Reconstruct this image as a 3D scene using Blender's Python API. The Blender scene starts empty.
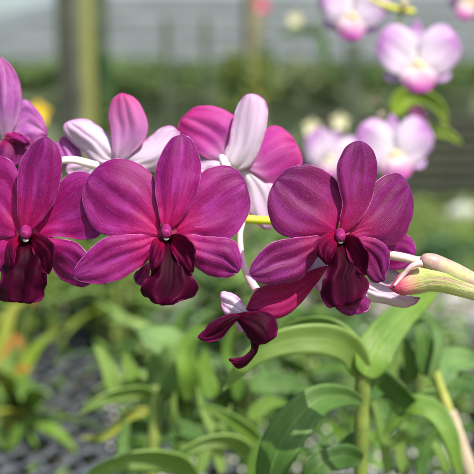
import bpy, math, random
import numpy as np
from mathutils import Vector, Matrix

random.seed(7)
rng = np.random.default_rng(11)
scene = bpy.context.scene
C = scene.collection
W = 474.0
HW = 237.0
FPX = 1185.0                      # focal length expressed in photo pixels
CAM = np.array([0.0, 0.0, 1.5])
PITCH = math.atan(147 / FPX)
FWD = np.array([0, math.cos(PITCH), -math.sin(PITCH)])
UP = np.array([0, math.sin(PITCH), math.cos(PITCH)])
RT = np.array([1.0, 0, 0])

# ------------------------------------------------------------------ camera, light, world
cd = bpy.data.cameras.new('camera')
cam = bpy.data.objects.new('camera', cd)
C.objects.link(cam)
cam.location = CAM
cam.rotation_euler = (math.pi / 2 - PITCH, 0, 0)
cd.sensor_width = 22.3
cd.sensor_fit = 'HORIZONTAL'
cd.lens = 22.3 * FPX / W
cd.clip_start = 0.02
cd.clip_end = 2000
cd.dof.use_dof = True
cd.dof.focus_distance = 0.498
cd.dof.aperture_fstop = cd.lens / 9.5
cd.dof.aperture_blades = 7
scene.camera = cam

SUN_DIR = Vector((0.42, -0.62, 1.0)).normalized()      # towards the sun
sd = bpy.data.lights.new('sun', 'SUN')
sd.energy = 4.6
sd.angle = math.radians(0.53)
sd.color = (1.0, 0.95, 0.86)
so = bpy.data.objects.new('sun', sd)
so.rotation_euler = SUN_DIR.to_track_quat('Z', 'Y').to_euler()
so.location = (1, -1, 6)
C.objects.link(so)

world = bpy.data.worlds.new("World")
scene.world = world
world.use_nodes = True
wn = world.node_tree
wn.nodes.clear()
sky = wn.nodes.new('ShaderNodeTexSky')
sky.sky_type = 'NISHITA'
sky.sun_disc = False
sky.sun_elevation = math.asin(SUN_DIR.z)
sky.sun_rotation = math.atan2(SUN_DIR.x, SUN_DIR.y)
sky.dust_density = 3.0
sky.air_density = 1.0
bg = wn.nodes.new('ShaderNodeBackground')
bg.inputs['Strength'].default_value = 0.125
wo = wn.nodes.new('ShaderNodeOutputWorld')
wn.links.new(sky.outputs[0], bg.inputs[0])
wn.links.new(bg.outputs[0], wo.inputs[0])

scene.view_settings.view_transform = 'Standard'
scene.view_settings.look = 'None'
scene.view_settings.exposure = 0.65
scene.view_settings.gamma = 1
scene.view_settings.use_curve_mapping = False
scene.cycles.max_bounces = 10
scene.cycles.transmission_bounces = 8
scene.cycles.diffuse_bounces = 5


# ------------------------------------------------------------------ helpers
def srgb(r, g, b):
    def f(c):
        c /= 255.0
        return c / 12.92 if c <= 0.04045 else ((c + 0.055) / 1.055) ** 2.4
    return (f(r), f(g), f(b), 1.0)


def P(x, y, d):
    """world point seen at photo pixel x, y at depth d along the view axis"""
    x = np.asarray(x, float); y = np.asarray(y, float); d = np.asarray(d, float)
    a = (x - HW) / FPX * d
    b = -(y - HW) / FPX * d
    return CAM + a[..., None] * RT + b[..., None] * UP + d[..., None] * FWD


ROOT = {}


def thing(name, label, cat, loc, group=None):
    o = bpy.data.objects.new(name, None)
    o.empty_display_size = 0.01
    C.objects.link(o)
    o.location = loc
    o['label'] = label
    o['category'] = cat
    if group:
        o['group'] = group
    ROOT[o.name] = np.array(loc, float)
    return o


def tag(o, label=None, cat=None, group=None, kind=None):
    if label: o['label'] = label
    if cat: o['category'] = cat
    if group: o['group'] = group
    if kind: o['kind'] = kind
    return o


def mesh_obj(name, verts, faces, mats, parent=None, uvs=None, edge=None, fmat=None, smooth=True, loc=None):
    verts = np.asarray(verts, float)
    if parent is not None:
        org = ROOT[parent.name]
    else:
        org = np.array(loc, float) if loc is not None else verts.mean(0)
    me = bpy.data.meshes.new(name)
    me.from_pydata((verts - org).tolist(), [], faces)
    if not isinstance(mats, (list, tuple)):
        mats = [mats]
    for m in mats:
        me.materials.append(m)
    if uvs is not None:
        ul = me.uv_layers.new(name='UVMap')
        li = np.zeros(len(me.loops), dtype=np.int32)
        me.loops.foreach_get('vertex_index', li)
        ul.data.foreach_set('uv', np.asarray(uvs, float)[li].ravel())
    if edge is not None:
        at = me.attributes.new('edge', 'FLOAT', 'POINT')
        at.data.foreach_set('value', np.asarray(edge, float))
    if fmat is not None:
        me.polygons.foreach_set('material_index', fmat)
    if smooth:
        me.polygons.foreach_set('use_smooth', [True] * len(me.polygons))
    me.update()
    o = bpy.data.objects.new(name, me)
    C.objects.link(o)
    if parent is not None:
        o.parent = parent
        ROOT[o.name] = org
    else:
        o.location = org
        ROOT[o.name] = org
    return o


def catmull(pts, n):
    p = np.asarray(pts, float)
    if len(p) == 2:
        t = np.linspace(0, 1, n)[:, None]
        return p[0] * (1 - t) + p[1] * t
    e = np.vstack([2 * p[0] - p[1], p, 2 * p[-1] - p[-2]])
    out = []
    for i in range(1, len(e) - 2):
        for t in np.linspace(0, 1, 24, endpoint=False):
            a, b, c, d = e[i - 1], e[i], e[i + 1], e[i + 2]
            out.append(0.5 * (2 * b + (c - a) * t + (2 * a - 5 * b + 4 * c - d) * t * t + (3 * b - a - 3 * c + d) * t ** 3))
    out.append(p[-1])
    out = np.array(out)
    s = np.concatenate([[0], np.cumsum(np.linalg.norm(np.diff(out, axis=0), axis=1))])
    # ease so that samples gather near both ends
    u = np.linspace(0, 1, n)
    u = 0.5 * u + 0.5 * (0.5 - 0.5 * np.cos(np.pi * u))
    q = u * s[-1]
    return np.stack([np.interp(q, s, out[:, k]) for k in range(out.shape[1])], 1)


def shell(front, th, name, mats, parent=None, uv=None, edge=None, face_to=None, **kw):
    """closed thin solid from an n x m grid of points. mats: [front, back]"""
    n, m, _ = front.shape
    du = np.gradient(front, axis=0)
    dv = np.gradient(front, axis=1)
    N = np.cross(du, dv)
    L = np.linalg.norm(N, axis=2, keepdims=True)
    avg = N.reshape(-1, 3).sum(0); avg /= np.linalg.norm(avg) + 1e-12
    N = np.where(L > 1e-12, N / np.maximum(L, 1e-12), avg)
    if face_to is not None:
        mid = front.reshape(-1, 3).mean(0)
        if np.dot(avg, face_to - mid) < 0:
            N = -N
            flip = True
        else:
            flip = False
    else:
        flip = False
    A = front + N * th / 2
    B = front - N * th / 2
    V = np.vstack([A.reshape(-1, 3), B.reshape(-1, 3)])
    idx = np.arange(n * m).reshape(n, m)
    F, M = [], []
    for i in range(n - 1):
        for j in range(m - 1):
            q = [idx[i, j], idx[i + 1, j], idx[i + 1, j + 1], idx[i, j + 1]]
            if flip: q = q[::-1]
            F.append([int(a) for a in q]); M.append(0)
            F.append([int(a) + n * m for a in q[::-1]]); M.append(1)
    loop = [(0, j) for j in range(m)] + [(i, m - 1) for i in range(1, n)] + [(n - 1, j) for j in range(m - 2, -1, -1)] + [(i, 0) for i in range(n - 2, 0, -1)]
    k = len(loop)
    for a in range(k):
        p, q = loop[a], loop[(a + 1) % k]
        f = [int(idx[p]), int(idx[q]), int(idx[q]) + n * m, int(idx[p]) + n * m]
        if flip: f = f[::-1]
        F.append(f); M.append(0)
    uvs = None
    if uv is not None:
        uvs = np.vstack([uv.reshape(-1, 2)] * 2)
    ed = None
    if edge is not None:
        ed = np.concatenate([edge.ravel()] * 2)
    return mesh_obj(name, V, F, mats, parent, uvs, ed, M, **kw)


TILT = [0, 0, 0, 0]


def petal(name, parent, L, R, mats, D=0.5, d0=0, slope=0, bow=0, cup=0, groove=0.5, ruf=0, rk=5, ph=0, skew=0,
          th=0.55, n=44, m=27, mapf=None, tipcurl=0, wob=0.75, extra=None, label=None, wig=0.35, wk=1.0):
    """L, R: outline from base to tip, photo pixels. depth terms in mm, positive = away from the viewer"""
    Lc = catmull(L, n); Rc = catmull(R, n)
    tt = np.linspace(0, 1, n)
    for cc in (Lc, Rc):
        p1, p2, p3 = rng.uniform(0, 6.28, 3)
        nrm = np.gradient(cc, axis=0)[:, ::-1] * np.array([1, -1])
        nrm /= np.linalg.norm(nrm, axis=1, keepdims=True) + 1e-9
        amp = wig * (np.sin(17 * wk * tt + p1) * 0.8 + np.sin(31 * wk * tt + p2) * 0.5 + np.sin(53 * wk * tt + p3) * 0.25) * np.sin(math.pi * tt) ** 0.6
        cc += nrm * amp[:, None]
    s = np.linspace(0, 1, m)
    s = 0.35 * s + 0.65 * (0.5 - 0.5 * np.cos(np.pi * s))
    S, T = np.meshgrid(s, np.linspace(0, 1, n))
    xy = Lc[:, None, :] * (1 - S[..., None]) + Rc[:, None, :] * S[..., None]
    c = 2 * S - 1
    wid = np.linalg.norm(Lc - Rc, axis=1)
    wid = (wid / (wid.max() + 1e-9))[:, None]
    mm = (d0 + slope * T + bow * 4 * T * (1 - T) + cup * c ** 2 * wid + skew * c * wid
          + groove * np.exp(-(c / 0.10) ** 2) * np.clip(T * 6, 0, 1) * np.clip((1 - T) * 3, 0, 1)
          + ruf * np.sin(rk * 2 * math.pi * T + ph + 1.5 * (c > 0)) * np.abs(c) ** 3 * np.clip(T * 4, 0, 1)
          + tipcurl * np.clip(T - 0.7, 0, 1) ** 2 * 11)
    r1, r2, r3 = rng.uniform(0, 6.28, 3)
    mm = mm + wob * (np.sin(5 * T + 3 * c + r1) + 0.6 * np.sin(9 * T - 4 * c + r2) + 0.4 * np.sin(11 * c + 4 * T + r3)) * wid
    if extra is not None:
        mm = mm + extra(T, c)
    if mapf is None:
        mm = mm + TILT[2] * (xy[..., 0] - TILT[0]) + TILT[3] * (xy[..., 1] - TILT[1])
    d = D + mm / 1000
    pts = (mapf or P)(xy[..., 0], xy[..., 1], d)
    # distance to the outline in mm
    B = pts.copy()
    bd = np.concatenate([B[:, 0], B[:, -1]])
    flat = pts.reshape(-1, 1, 3)
    dist = np.linalg.norm(flat - bd[None], axis=2).min(1).reshape(n, m) * 1000
    # no edge tint at the base where the petal is attached
    dist = dist + 3.0 * np.clip(1 - T * 5, 0, 1)
    uv = np.stack([S, T], 2)
    o = shell(pts, th / 1000, name, mats, parent, uv, dist, face_to=CAM)
    if label: o['label'] = label
    return o


def sweep(name, pts, rad, mat, parent=None, k=12, squash=1.0, uv=True, **kw):
    pts = np.asarray(pts, float)
    n = len(pts)
    rad = np.broadcast_to(np.asarray(rad, float), (n,))
    T = np.gradient(pts, axis=0)
    T /= np.linalg.norm(T, axis=1, keepdims=True) + 1e-12
    ref = np.array([0.02, -1.0, 0.05]) if abs(T[0][1]) < 0.9 else np.array([1.0, 0, 0])
    V, F, U = [], [], []
    a0 = np.cross(T[0], ref)
    a0 /= np.linalg.norm(a0)
    for i in range(n):
        a0 = a0 - T[i] * np.dot(a0, T[i]); a0 /= np.linalg.norm(a0)
        b = np.cross(T[i], a0)
        for j in range(k):
            t = 2 * math.pi * j / k
            V.append(pts[i] + rad[i] * (math.cos(t) * a0 + squash * math.sin(t) * b))
            U.append((j / k, i / max(n - 1, 1)))
    for i in range(n - 1):
        for j in range(k):
            F.append([i * k + j, i * k + (j + 1) % k, (i + 1) * k + (j + 1) % k, (i + 1) * k + j][::-1])
    F.append(list(range(k)))
    F.append([(n - 1) * k + j for j in range(k)][::-1])
    return mesh_obj(name, V, F, mat, parent, U, **kw)


def pxline(pts, n=20):
    """curve through (px, py, depth) samples, resampled"""
    c = catmull(pts, n)
    return P(c[:, 0], c[:, 1], c[:, 2])


def ribbon_arrays(sp, side, w, fold=0.25, m=9):
    n = len(sp)
    T = np.gradient(sp, axis=0)
    T /= np.linalg.norm(T, axis=1, keepdims=True) + 1e-12
    side = side - T * (side * T).sum(1, keepdims=True)
    side /= np.linalg.norm(side, axis=1, keepdims=True) + 1e-12
    N = np.cross(side, T)
    s = np.linspace(-1, 1, m)
    g = sp[:, None, :] + side[:, None, :] * (s[None, :, None] * w[:, None, None]) + N[:, None, :] * (fold * np.abs(s)[None, :, None] ** 1.3 * w[:, None, None])
    g += N[:, None, :] * (0.04 * np.sin(np.linspace(0, 9, n))[:, None, None] * s[None, :, None] * w[:, None, None])
    S, TT = np.meshgrid(np.linspace(0, 1, m), np.linspace(0, 1, n))
    return g, np.stack([S, TT], 2)


def lprof(t, base=0.35, tip=1.0, ramp=0.25):
    return np.minimum(1, base + (1 - base) * np.sqrt(np.clip(t / ramp, 0, 1) ** (1.0 if ramp < 0.3 else 1.7))) * np.clip(1 - t ** (2.3 * tip), 0.0, 1) ** 1.05 + 0.004


def pxleaf(name, parent, pts, w, tilt, mat, fold=-0.30, th=1.0, n=34, base=0.22, tip=1.0, ramp=0.25):
    """leaf along photo-pixel spine; w = half width in px; tilt turns the blade about its spine"""
    sp = pxline(pts, n)
    dm = np.mean([p[2] for p in pts])
    t = np.linspace(0, 1, n)
    wid = w * dm / FPX * lprof(t, base, tip, ramp)
    T = np.gradient(sp, axis=0)
    T /= np.linalg.norm(T, axis=1, keepdims=True)
    view = sp - CAM
    view /= np.linalg.norm(view, axis=1, keepdims=True)
    a = np.cross(T, view)
    a /= np.linalg.norm(a, axis=1, keepdims=True)
    b = np.cross(T, a)
    tl = tilt if np.ndim(tilt) == 0 else np.interp(t, np.linspace(0, 1, len(tilt)), tilt)
    tl = np.broadcast_to(tl, (n,))
    side = a * np.cos(tl)[:, None] + b * np.sin(tl)[:, None]
    wid = wid / np.maximum(np.abs(np.cos(tl)), 0.35)
    g, uv = ribbon_arrays(sp, side, wid, fold)
    return shell(g, th / 1000, name, [mat, mat], parent, uv)


def box_arrays(c, sx, sy, sz, rz=0.0):
    x, y, z = sx / 2, sy / 2, sz / 2
    v = np.array([[-x, -y, -z], [x, -y, -z], [x, y, -z], [-x, y, -z], [-x, -y, z], [x, -y, z], [x, y, z], [-x, y, z]])
    R = np.array([[math.cos(rz), -math.sin(rz), 0], [math.sin(rz), math.cos(rz), 0], [0, 0, 1]])
    v = v @ R.T + np.array(c)
    f = [[0, 3, 2, 1], [4, 5, 6, 7], [0, 1, 5, 4], [1, 2, 6, 5], [2, 3, 7, 6], [3, 0, 4, 7]]
    return v, f


def boxes(name, lst, mat, parent=None, bev=0.0, **kw):
    V, F = [], []
    for b in lst:
        v, f = box_arrays(*b)
        o = len(V)
        V += v.tolist()
        F += [[i + o for i in q] for q in f]
    o = mesh_obj(name, V, F, mat, parent, smooth=False, **kw)
    if bev:
        md = o.modifiers.new('bevel', 'BEVEL'); md.width = bev; md.segments = 2
    return o


def leaf_cloud(n, fn, size, seed):
    r = np.random.default_rng(seed)
    V = np.zeros((n * 4, 3)); F = []; Mi = []
    for i in range(n):
        c, up = fn(r)
        s = size * r.uniform(0.6, 1.4)
        a = r.normal(size=3); a /= np.linalg.norm(a)
        if up: a = a * 0.5 + np.array([0, 0, 1.0]); a /= np.linalg.norm(a)
        b = np.cross(a, r.normal(size=3)); b /= np.linalg.norm(b)
        V[4 * i] = c - a * s; V[4 * i + 1] = c + b * s * 0.32; V[4 * i + 2] = c + a * s; V[4 * i + 3] = c - b * s * 0.32
        F.append([4 * i, 4 * i + 1, 4 * i + 2, 4 * i + 3]); Mi.append(int(r.integers(0, 2)))
    return V, F, Mi

# ------------------------------------------------------------------ materials
class NT:
    def __init__(s, name):
        s.m = bpy.data.materials.new(name)
        s.m.use_nodes = True
        s.t = s.m.node_tree
        s.t.nodes.clear()
        s.out = s.t.nodes.new('ShaderNodeOutputMaterial')

    def n(s, typ, **kw):
        nd = s.t.nodes.new(typ)
        for k, v in kw.items():
            setattr(nd, k, v)
        return nd

    def set(s, sock, v):
        if isinstance(v, bpy.types.NodeSocket):
            s.t.links.new(v, sock)
        else:
            sock.default_value = v

    def math(s, op, a, b=0.5, clamp=False):
        nd = s.n('ShaderNodeMath', operation=op, use_clamp=clamp)
        s.set(nd.inputs[0], a); s.set(nd.inputs[1], b)
        return nd.outputs[0]

    def mix(s, f, a, b, bt='MIX'):
        nd = s.n('ShaderNodeMix', data_type='RGBA', blend_type=bt)
        s.set(nd.inputs[0], f); s.set(nd.inputs[6], a); s.set(nd.inputs[7], b)
        return nd.outputs[2]

    def ramp(s, f, stops):
        nd = s.n('ShaderNodeValToRGB')
        e = nd.color_ramp.elements
        while len(e) < len(stops):
            e.new(0.5)
        for el, (p, c) in zip(e, stops):
            el.position = p
            el.color = c if len(c) == 4 else (*c, 1)
        s.set(nd.inputs[0], f)
        return nd.outputs[0]

    def noise(s, vec, scale, detail=3, rough=0.5, dist=0.0):
        nd = s.n('ShaderNodeTexNoise')
        s.set(nd.inputs['Vector'], vec)
        nd.inputs['Scale'].default_value = scale
        nd.inputs['Detail'].default_value = detail
        nd.inputs['Roughness'].default_value = rough
        nd.inputs['Distortion'].default_value = dist
        return nd.outputs[0]

    def comb(s, x, y, z):
        nd = s.n('ShaderNodeCombineXYZ')
        s.set(nd.inputs[0], x); s.set(nd.inputs[1], y); s.set(nd.inputs[2], z)
        return nd.outputs[0]

    def step(s, v, a, b):
        nd = s.n('ShaderNodeMapRange', interpolation_type='SMOOTHSTEP')
        s.set(nd.inputs[0], v)
        nd.inputs[1].default_value = a; nd.inputs[2].default_value = b
        return nd.outputs[0]

    def uv(s):
        nd = s.n('ShaderNodeUVMap', uv_map='UVMap')
        sp = s.n('ShaderNodeSeparateXYZ')
        s.t.links.new(nd.outputs[0], sp.inputs[0])
        return sp.outputs[0], sp.outputs[1]

    def pos(s):
        return s.n('ShaderNodeTexCoord').outputs['Object']

    def finish(s, col, rough=0.5, bump=None, bstr=0.3, bdist=0.0003, trans=0.0, tcol=None, sheen=0.0, spec=0.5, coat=0.0, sss=0.0):
        p = s.n('ShaderNodeBsdfPrincipled')
        s.set(p.inputs['Base Color'], col)
        s.set(p.inputs['Roughness'], rough)
        p.inputs['Specular IOR Level'].default_value = spec
        if sheen:
            p.inputs['Sheen Weight'].default_value = sheen
            p.inputs['Sheen Roughness'].default_value = 0.4
            p.inputs['Sheen Tint'].default_value = (1, 0.75, 0.95, 1)
        if sss:
            p.inputs['Subsurface Weight'].default_value = sss
            p.inputs['Subsurface Radius'].default_value = (1.0, 0.4, 0.6)
            p.inputs['Subsurface Scale'].default_value = 0.002
        if coat:
            p.inputs['Coat Weight'].default_value = coat
            p.inputs['Coat Roughness'].default_value = 0.25
        if bump is not None:
            b = s.n('ShaderNodeBump')
            b.inputs['Strength'].default_value = bstr
            b.inputs['Distance'].default_value = bdist
            s.set(b.inputs['Height'], bump)
            s.t.links.new(b.outputs[0], p.inputs['Normal'])
        res = p.outputs[0]
        if trans:
            tb = s.n('ShaderNodeBsdfTranslucent')
            s.set(tb.inputs[0], tcol if tcol is not None else col)
            mx = s.n('ShaderNodeMixShader')
            mx.inputs[0].default_value = trans
            s.t.links.new(res, mx.inputs[1]); s.t.links.new(tb.outputs[0], mx.inputs[2])
            res = mx.outputs[0]
        s.t.links.new(res, s.out.inputs[0])
        return s.m


def mat_petal(name, base, mid, tip, vein, rim, trans=0.35, veinamt=0.55, blotch_gloss=None, blamt=0.4, rough=0.42, rimw=0.8, seed=0.0, sheen=0.03, sparkle_speck=0.12, dk=0.28, spec=0.22, cen=0.0):
    k = NT(name)
    u, v = k.uv()
    col = k.ramp(v, [(0.02, base), (0.42, mid), (0.95, tip)])
    pos = k.pos()
    if blotch_gloss is not None:
        b = k.noise(k.comb(k.math('MULTIPLY', u, 7), k.math('MULTIPLY', v, 2.2), seed + 4), 1.0, 4, 0.65, 0.6)
        b = k.math('ADD', k.math('MULTIPLY', b, 0.6), k.math('MULTIPLY', k.noise(pos, 110, 4, 0.6), 0.4))
        col = k.mix(k.math('MULTIPLY', k.step(b, 0.44, 0.64), blamt), col, blotch_gloss)  # lighter pink patches, streaked along the veins as painted glossy highlights
    vv = k.noise(k.comb(k.math('MULTIPLY', u, 26), k.math('MULTIPLY', v, 1.6), seed), 1.0, 4, 0.6, 0.25)
    vm = k.step(vv, 0.50, 0.72)
    col = k.mix(k.math('MULTIPLY', vm, veinamt), col, vein)
    vv2 = k.noise(k.comb(k.math('MULTIPLY', u, 60), k.math('MULTIPLY', v, 2.5), seed + 9), 1.0, 3, 0.6)
    dark = k.mix(1.0, col, (0.55, 0.4, 0.55, 1), 'MULTIPLY')
    col = k.mix(k.math('MULTIPLY', k.step(vv2, 0.5, 0.72), dk), col, dark)
    sp = k.noise(pos, 1900, 2, 0.6)
    lite = k.mix(0.42, col, (0.95, 0.62, 0.85, 1))
    col = k.mix(k.math('MULTIPLY', k.step(sp, 0.52, 0.74), sparkle_speck), col, lite)  # fine pale specks paint the glinting of the petal cells
    if cen:
        cc = k.math('SUBTRACT', 1.0, k.step(k.math('ABSOLUTE', k.math('SUBTRACT', u, 0.5), 0), 0.06, 0.24))
        cv = k.math('MULTIPLY', k.step(v, 0.05, 0.3), k.math('SUBTRACT', 1.0, k.step(v, 0.62, 0.85)))
        col = k.mix(k.math('MULTIPLY', k.math('MULTIPLY', cc, cv), cen), col, (0.014, 0.0003, 0.005, 1))
    ed = k.n('ShaderNodeAttribute', attribute_name='edge').outputs['Fac']
    em = k.math('SUBTRACT', 1.0, k.step(ed, 0.1, rimw))
    em = k.math('MULTIPLY', em, k.step(k.noise(pos, 260, 3, 0.6), 0.3, 0.62))
    col = k.mix(k.math('MULTIPLY', em, 0.75), col, rim)
    nk = k.noise(pos, 210, 4, 0.7)
    col = k.mix(k.math('MULTIPLY', k.step(nk, 0.69, 0.75), 0.35), col, k.mix(0.5, col, (0.30, 0.12, 0.16, 1)))
    h = k.math('ADD', k.math('MULTIPLY', vv2, 0.8), k.math('MULTIPLY', sp, 0.25))
    return k.finish(col, rough, h, 0.5, 0.0004, trans, None, sheen, spec)


def mat_leaf(name, c1, c2, trans=0.3, rough=0.38, scale=20, edgecol=None):
    k = NT(name)
    u, v = k.uv()
    pos = k.pos()
    b = k.noise(pos, scale, 4, 0.6)
    col = k.mix(k.step(b, 0.35, 0.7), c1, c2)
    st = k.noise(k.comb(k.math('MULTIPLY', u, 30), k.math('MULTIPLY', v, 1.2), 0.0), 1.0, 3, 0.6)
    dark = k.mix(1.0, col, (0.6, 0.68, 0.5, 1), 'MULTIPLY')
    col = k.mix(k.math('MULTIPLY', k.step(st, 0.45, 0.7), 0.6), col, dark)
    mid = k.math('SUBTRACT', 1.0, k.step(k.math('ABSOLUTE', k.math('SUBTRACT', u, 0.5), 0), 0.0, 0.05))
    col = k.mix(k.math('MULTIPLY', mid, 0.4), col, k.mix(0.4, col, (0.4, 0.6, 0.15, 1)))
    du = k.noise(pos, 70, 5, 0.7)
    col = k.mix(k.math('MULTIPLY', k.step(du, 0.5, 0.75), 0.2), col, (0.36, 0.44, 0.22, 1))
    fl = k.noise(pos, 160, 3, 0.65)
    col = k.mix(k.math('MULTIPLY', k.step(fl, 0.62, 0.72), 0.35), col, (0.18, 0.17, 0.05, 1))
    return k.finish(col, rough, k.math('ADD', k.math('MULTIPLY', k.noise(k.comb(k.math('MULTIPLY', u, 70), v, 0.0), 1.0, 2, 0.5), 0.5), k.math('ADD', st, k.math('MULTIPLY', du, 0.5))), 0.6, 0.0014, trans, k.mix(0.45, col, (0.30, 0.48, 0.03, 1)), 0, 0.5)


def mat_plain(name, c1, c2, scale=20, rough=0.6, trans=0.0, bump=0.3, bd=0.002, detail=4, spec=0.4, sss=0.0):
    k = NT(name)
    b = k.noise(k.pos(), scale, detail, 0.6)
    col = k.mix(k.step(b, 0.35, 0.68), c1, c2)
    return k.finish(col, rough, b, bump, bd, trans, None, 0, spec, 0, sss)


M = {}
# deep magenta face of the front flowers
M['pf'] = mat_petal('petal_magenta', (0.50, 0.001, 0.10, 1), (0.235, 0.0015, 0.115, 1), (0.135, 0.003, 0.108, 1), (0.46, 0.028, 0.30, 1), (0.66, 0.26, 0.60, 1), 0.36, 0.33, (0.42, 0.045, 0.36, 1), 0.5, 0.5, 0.45)
M['pd'] = mat_petal('petal_deep_magenta', (0.38, 0.001, 0.070, 1), (0.145, 0.001, 0.066, 1), (0.085, 0.0015, 0.070, 1), (0.31, 0.012, 0.20, 1), (0.58, 0.20, 0.52, 1), 0.28, 0.3, (0.28, 0.022, 0.25, 1), 0.45, 0.5, 0.4, seed=3.0)
M['pb'] = mat_petal('petal_back_pale', (0.80, 0.66, 0.80, 1), (0.66, 0.40, 0.62, 1), (0.58, 0.22, 0.50, 1), (0.74, 0.50, 0.72, 1), (0.52, 0.10, 0.40, 1), 0.40, 0.5, None, 0, 0.5)
M['pw'] = mat_petal('petal_white_lilac', (0.80, 0.76, 0.80, 1), (0.72, 0.60, 0.76, 1), (0.68, 0.44, 0.68, 1), (0.56, 0.30, 0.60, 1), (0.50, 0.06, 0.38, 1), 0.40, 0.3, None, 0, 0.5, 2.0)
M['pm'] = mat_petal('petal_back_magenta', (0.72, 0.50, 0.70, 1), (0.46, 0.045, 0.33, 1), (0.46, 0.005, 0.15, 1), (0.64, 0.14, 0.44, 1), (0.62, 0.05, 0.30, 1), 0.42, 0.35, (0.56, 0.12, 0.42, 1), 0.45, 0.5, 1.0)
M['pl'] = mat_petal('petal_lilac', (0.64, 0.42, 0.66, 1), (0.34, 0.08, 0.36, 1), (0.32, 0.018, 0.22, 1), (0.56, 0.26, 0.56, 1), (0.52, 0.08, 0.36, 1), 0.36, 0.5, (0.6, 0.3, 0.56, 1), 0.5)
M['pc'] = mat_petal('petal_crimson', (0.44, 0.002, 0.075, 1), (0.34, 0.001, 0.08, 1), (0.20, 0.001, 0.06, 1), (0.34, 0.008, 0.13, 1), (0.50, 0.12, 0.36, 1), 0.4, 0.35, (0.32, 0.01, 0.15, 1), 0.4, 0.5, 0.4, seed=6.0)
M['pt'] = mat_petal('petal_back_pink_tip', (0.72, 0.56, 0.74, 1), (0.52, 0.20, 0.50, 1), (0.50, 0.008, 0.17, 1), (0.60, 0.24, 0.54, 1), (0.56, 0.05, 0.28, 1), 0.38, 0.3, (0.5, 0.16, 0.44, 1), 0.4, 0.5, 1.2)
M['lip'] = mat_petal('lip_dark', (0.045, 0.0004, 0.008, 1), (0.028, 0.0004, 0.009, 1), (0.065, 0.001, 0.026, 1), (0.055, 0.001, 0.022, 1), (0.15, 0.006, 0.08, 1), 0.14, 0.35, (0.035, 0.001, 0.012, 1), 0.6, 0.5, 1.6, sheen=0.0, sparkle_speck=0.0, spec=0.05, cen=0.7)
M['lipside'] = mat_petal('lip_side_crimson', (0.26, 0.002, 0.035, 1), (0.085, 0.001, 0.024, 1), (0.045, 0.001, 0.017, 1), (0.10, 0.003, 0.042, 1), (0.13, 0.008, 0.07, 1), 0.16, 0.35, None, 0, 0.5, 1.0, sheen=0.0, sparkle_speck=0.0, spec=0.05)
M['column'] = mat_plain('column_pink', (0.16, 0.003, 0.07, 1), (0.26, 0.02, 0.14, 1), 500, 0.6, spec=0.2)
M['recept'] = mat_plain('receptacle_crimson', (0.16, 0.002, 0.03, 1), (0.24, 0.003, 0.05, 1), 300, 0.6)
M['coldark'] = mat_plain('throat_dark', (0.02, 0.0005, 0.006, 1), (0.035, 0.001, 0.010, 1), 300, 0.6)
M['anther'] = mat_plain('anther_white', (0.62, 0.58, 0.60, 1), (0.50, 0.42, 0.48, 1), 400, 0.4, sss=0.3)
M['pedicel'] = mat_plain('pedicel_pale', (0.58, 0.34, 0.44, 1), (0.64, 0.54, 0.46, 1), 90, 0.45, sss=0.3)
M['pedwhite'] = mat_plain('pedicel_white', (0.80, 0.78, 0.76, 1), (0.78, 0.70, 0.76, 1), 90, 0.4, sss=0.3)
M['stemyel'] = mat_plain('stem_yellow_green', (0.50, 0.55, 0.03, 1), (0.60, 0.58, 0.08, 1), 60, 0.4, sss=0.2)
# pale pink moth orchids
def mat_moth(name, lip=False):
    k = NT(name)
    u, v = k.uv()
    pos = k.pos()
    if lip:
        col = k.ramp(v, [(0.10, (0.56, 0.48, 0.26, 1)), (0.34, (0.62, 0.50, 0.56, 1)), (0.62, (0.48, 0.08, 0.38, 1)), (0.95, (0.44, 0.05, 0.38, 1))])
    else:
        c0 = k.ramp(v, [(0.12, (0.70, 0.66, 0.70, 1)), (0.44, (0.64, 0.54, 0.68, 1)), (0.76, (0.44, 0.14, 0.52, 1)), (0.96, (0.60, 0.44, 0.66, 1))])
        b = k.noise(pos, 45, 2, 0.5)
        col = k.mix(k.math('MULTIPLY', k.step(b, 0.42, 0.65), 0.6), c0, (0.62, 0.52, 0.70, 1))
        vv = k.noise(k.comb(k.math('MULTIPLY', u, 30), k.math('MULTIPLY', v, 2.0), 0.0), 1.0, 3, 0.6)
        col = k.mix(k.math('MULTIPLY', k.step(vv, 0.5, 0.7), 0.35), col, (0.62, 0.20, 0.62, 1))
    return k.finish(col, 0.45, None, 0, 0, 0.35, None, 0.2, 0.4)
M['moth'] = mat_moth('moth_petal')
M['mothlip'] = mat_moth('moth_lip', True)
M['mothcol'] = mat_plain('moth_column', (0.62, 0.48, 0.16, 1), (0.70, 0.64, 0.48, 1), 400, 0.45)
# foliage
M['lf1'] = mat_leaf('leaf_fresh', (0.11, 0.235, 0.03, 1), (0.22, 0.37, 0.055, 1), 0.36)
M['lf2'] = mat_leaf('leaf_dark', (0.050, 0.125, 0.022, 1), (0.10, 0.215, 0.038, 1), 0.24, 0.4)
M['lf3'] = mat_leaf('leaf_pale', (0.20, 0.34, 0.07, 1), (0.31, 0.45, 0.12, 1), 0.34)
M['lf4'] = mat_leaf('leaf_bluish', (0.10, 0.21, 0.055, 1), (0.20, 0.33, 0.10, 1), 0.25, 0.42)
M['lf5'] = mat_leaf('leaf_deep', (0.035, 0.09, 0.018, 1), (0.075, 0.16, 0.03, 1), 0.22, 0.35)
M['lf6'] = mat_leaf('leaf_lime', (0.26, 0.40, 0.03, 1), (0.36, 0.48, 0.06, 1), 0.35)
M['lfy'] = mat_leaf('leaf_yellow', (0.32, 0.38, 0.05, 1), (0.44, 0.46, 0.08, 1), 0.3)
M['lfo'] = mat_leaf('leaf_orange', (0.50, 0.16, 0.03, 1), (0.55, 0.28, 0.06, 1), 0.3)
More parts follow.
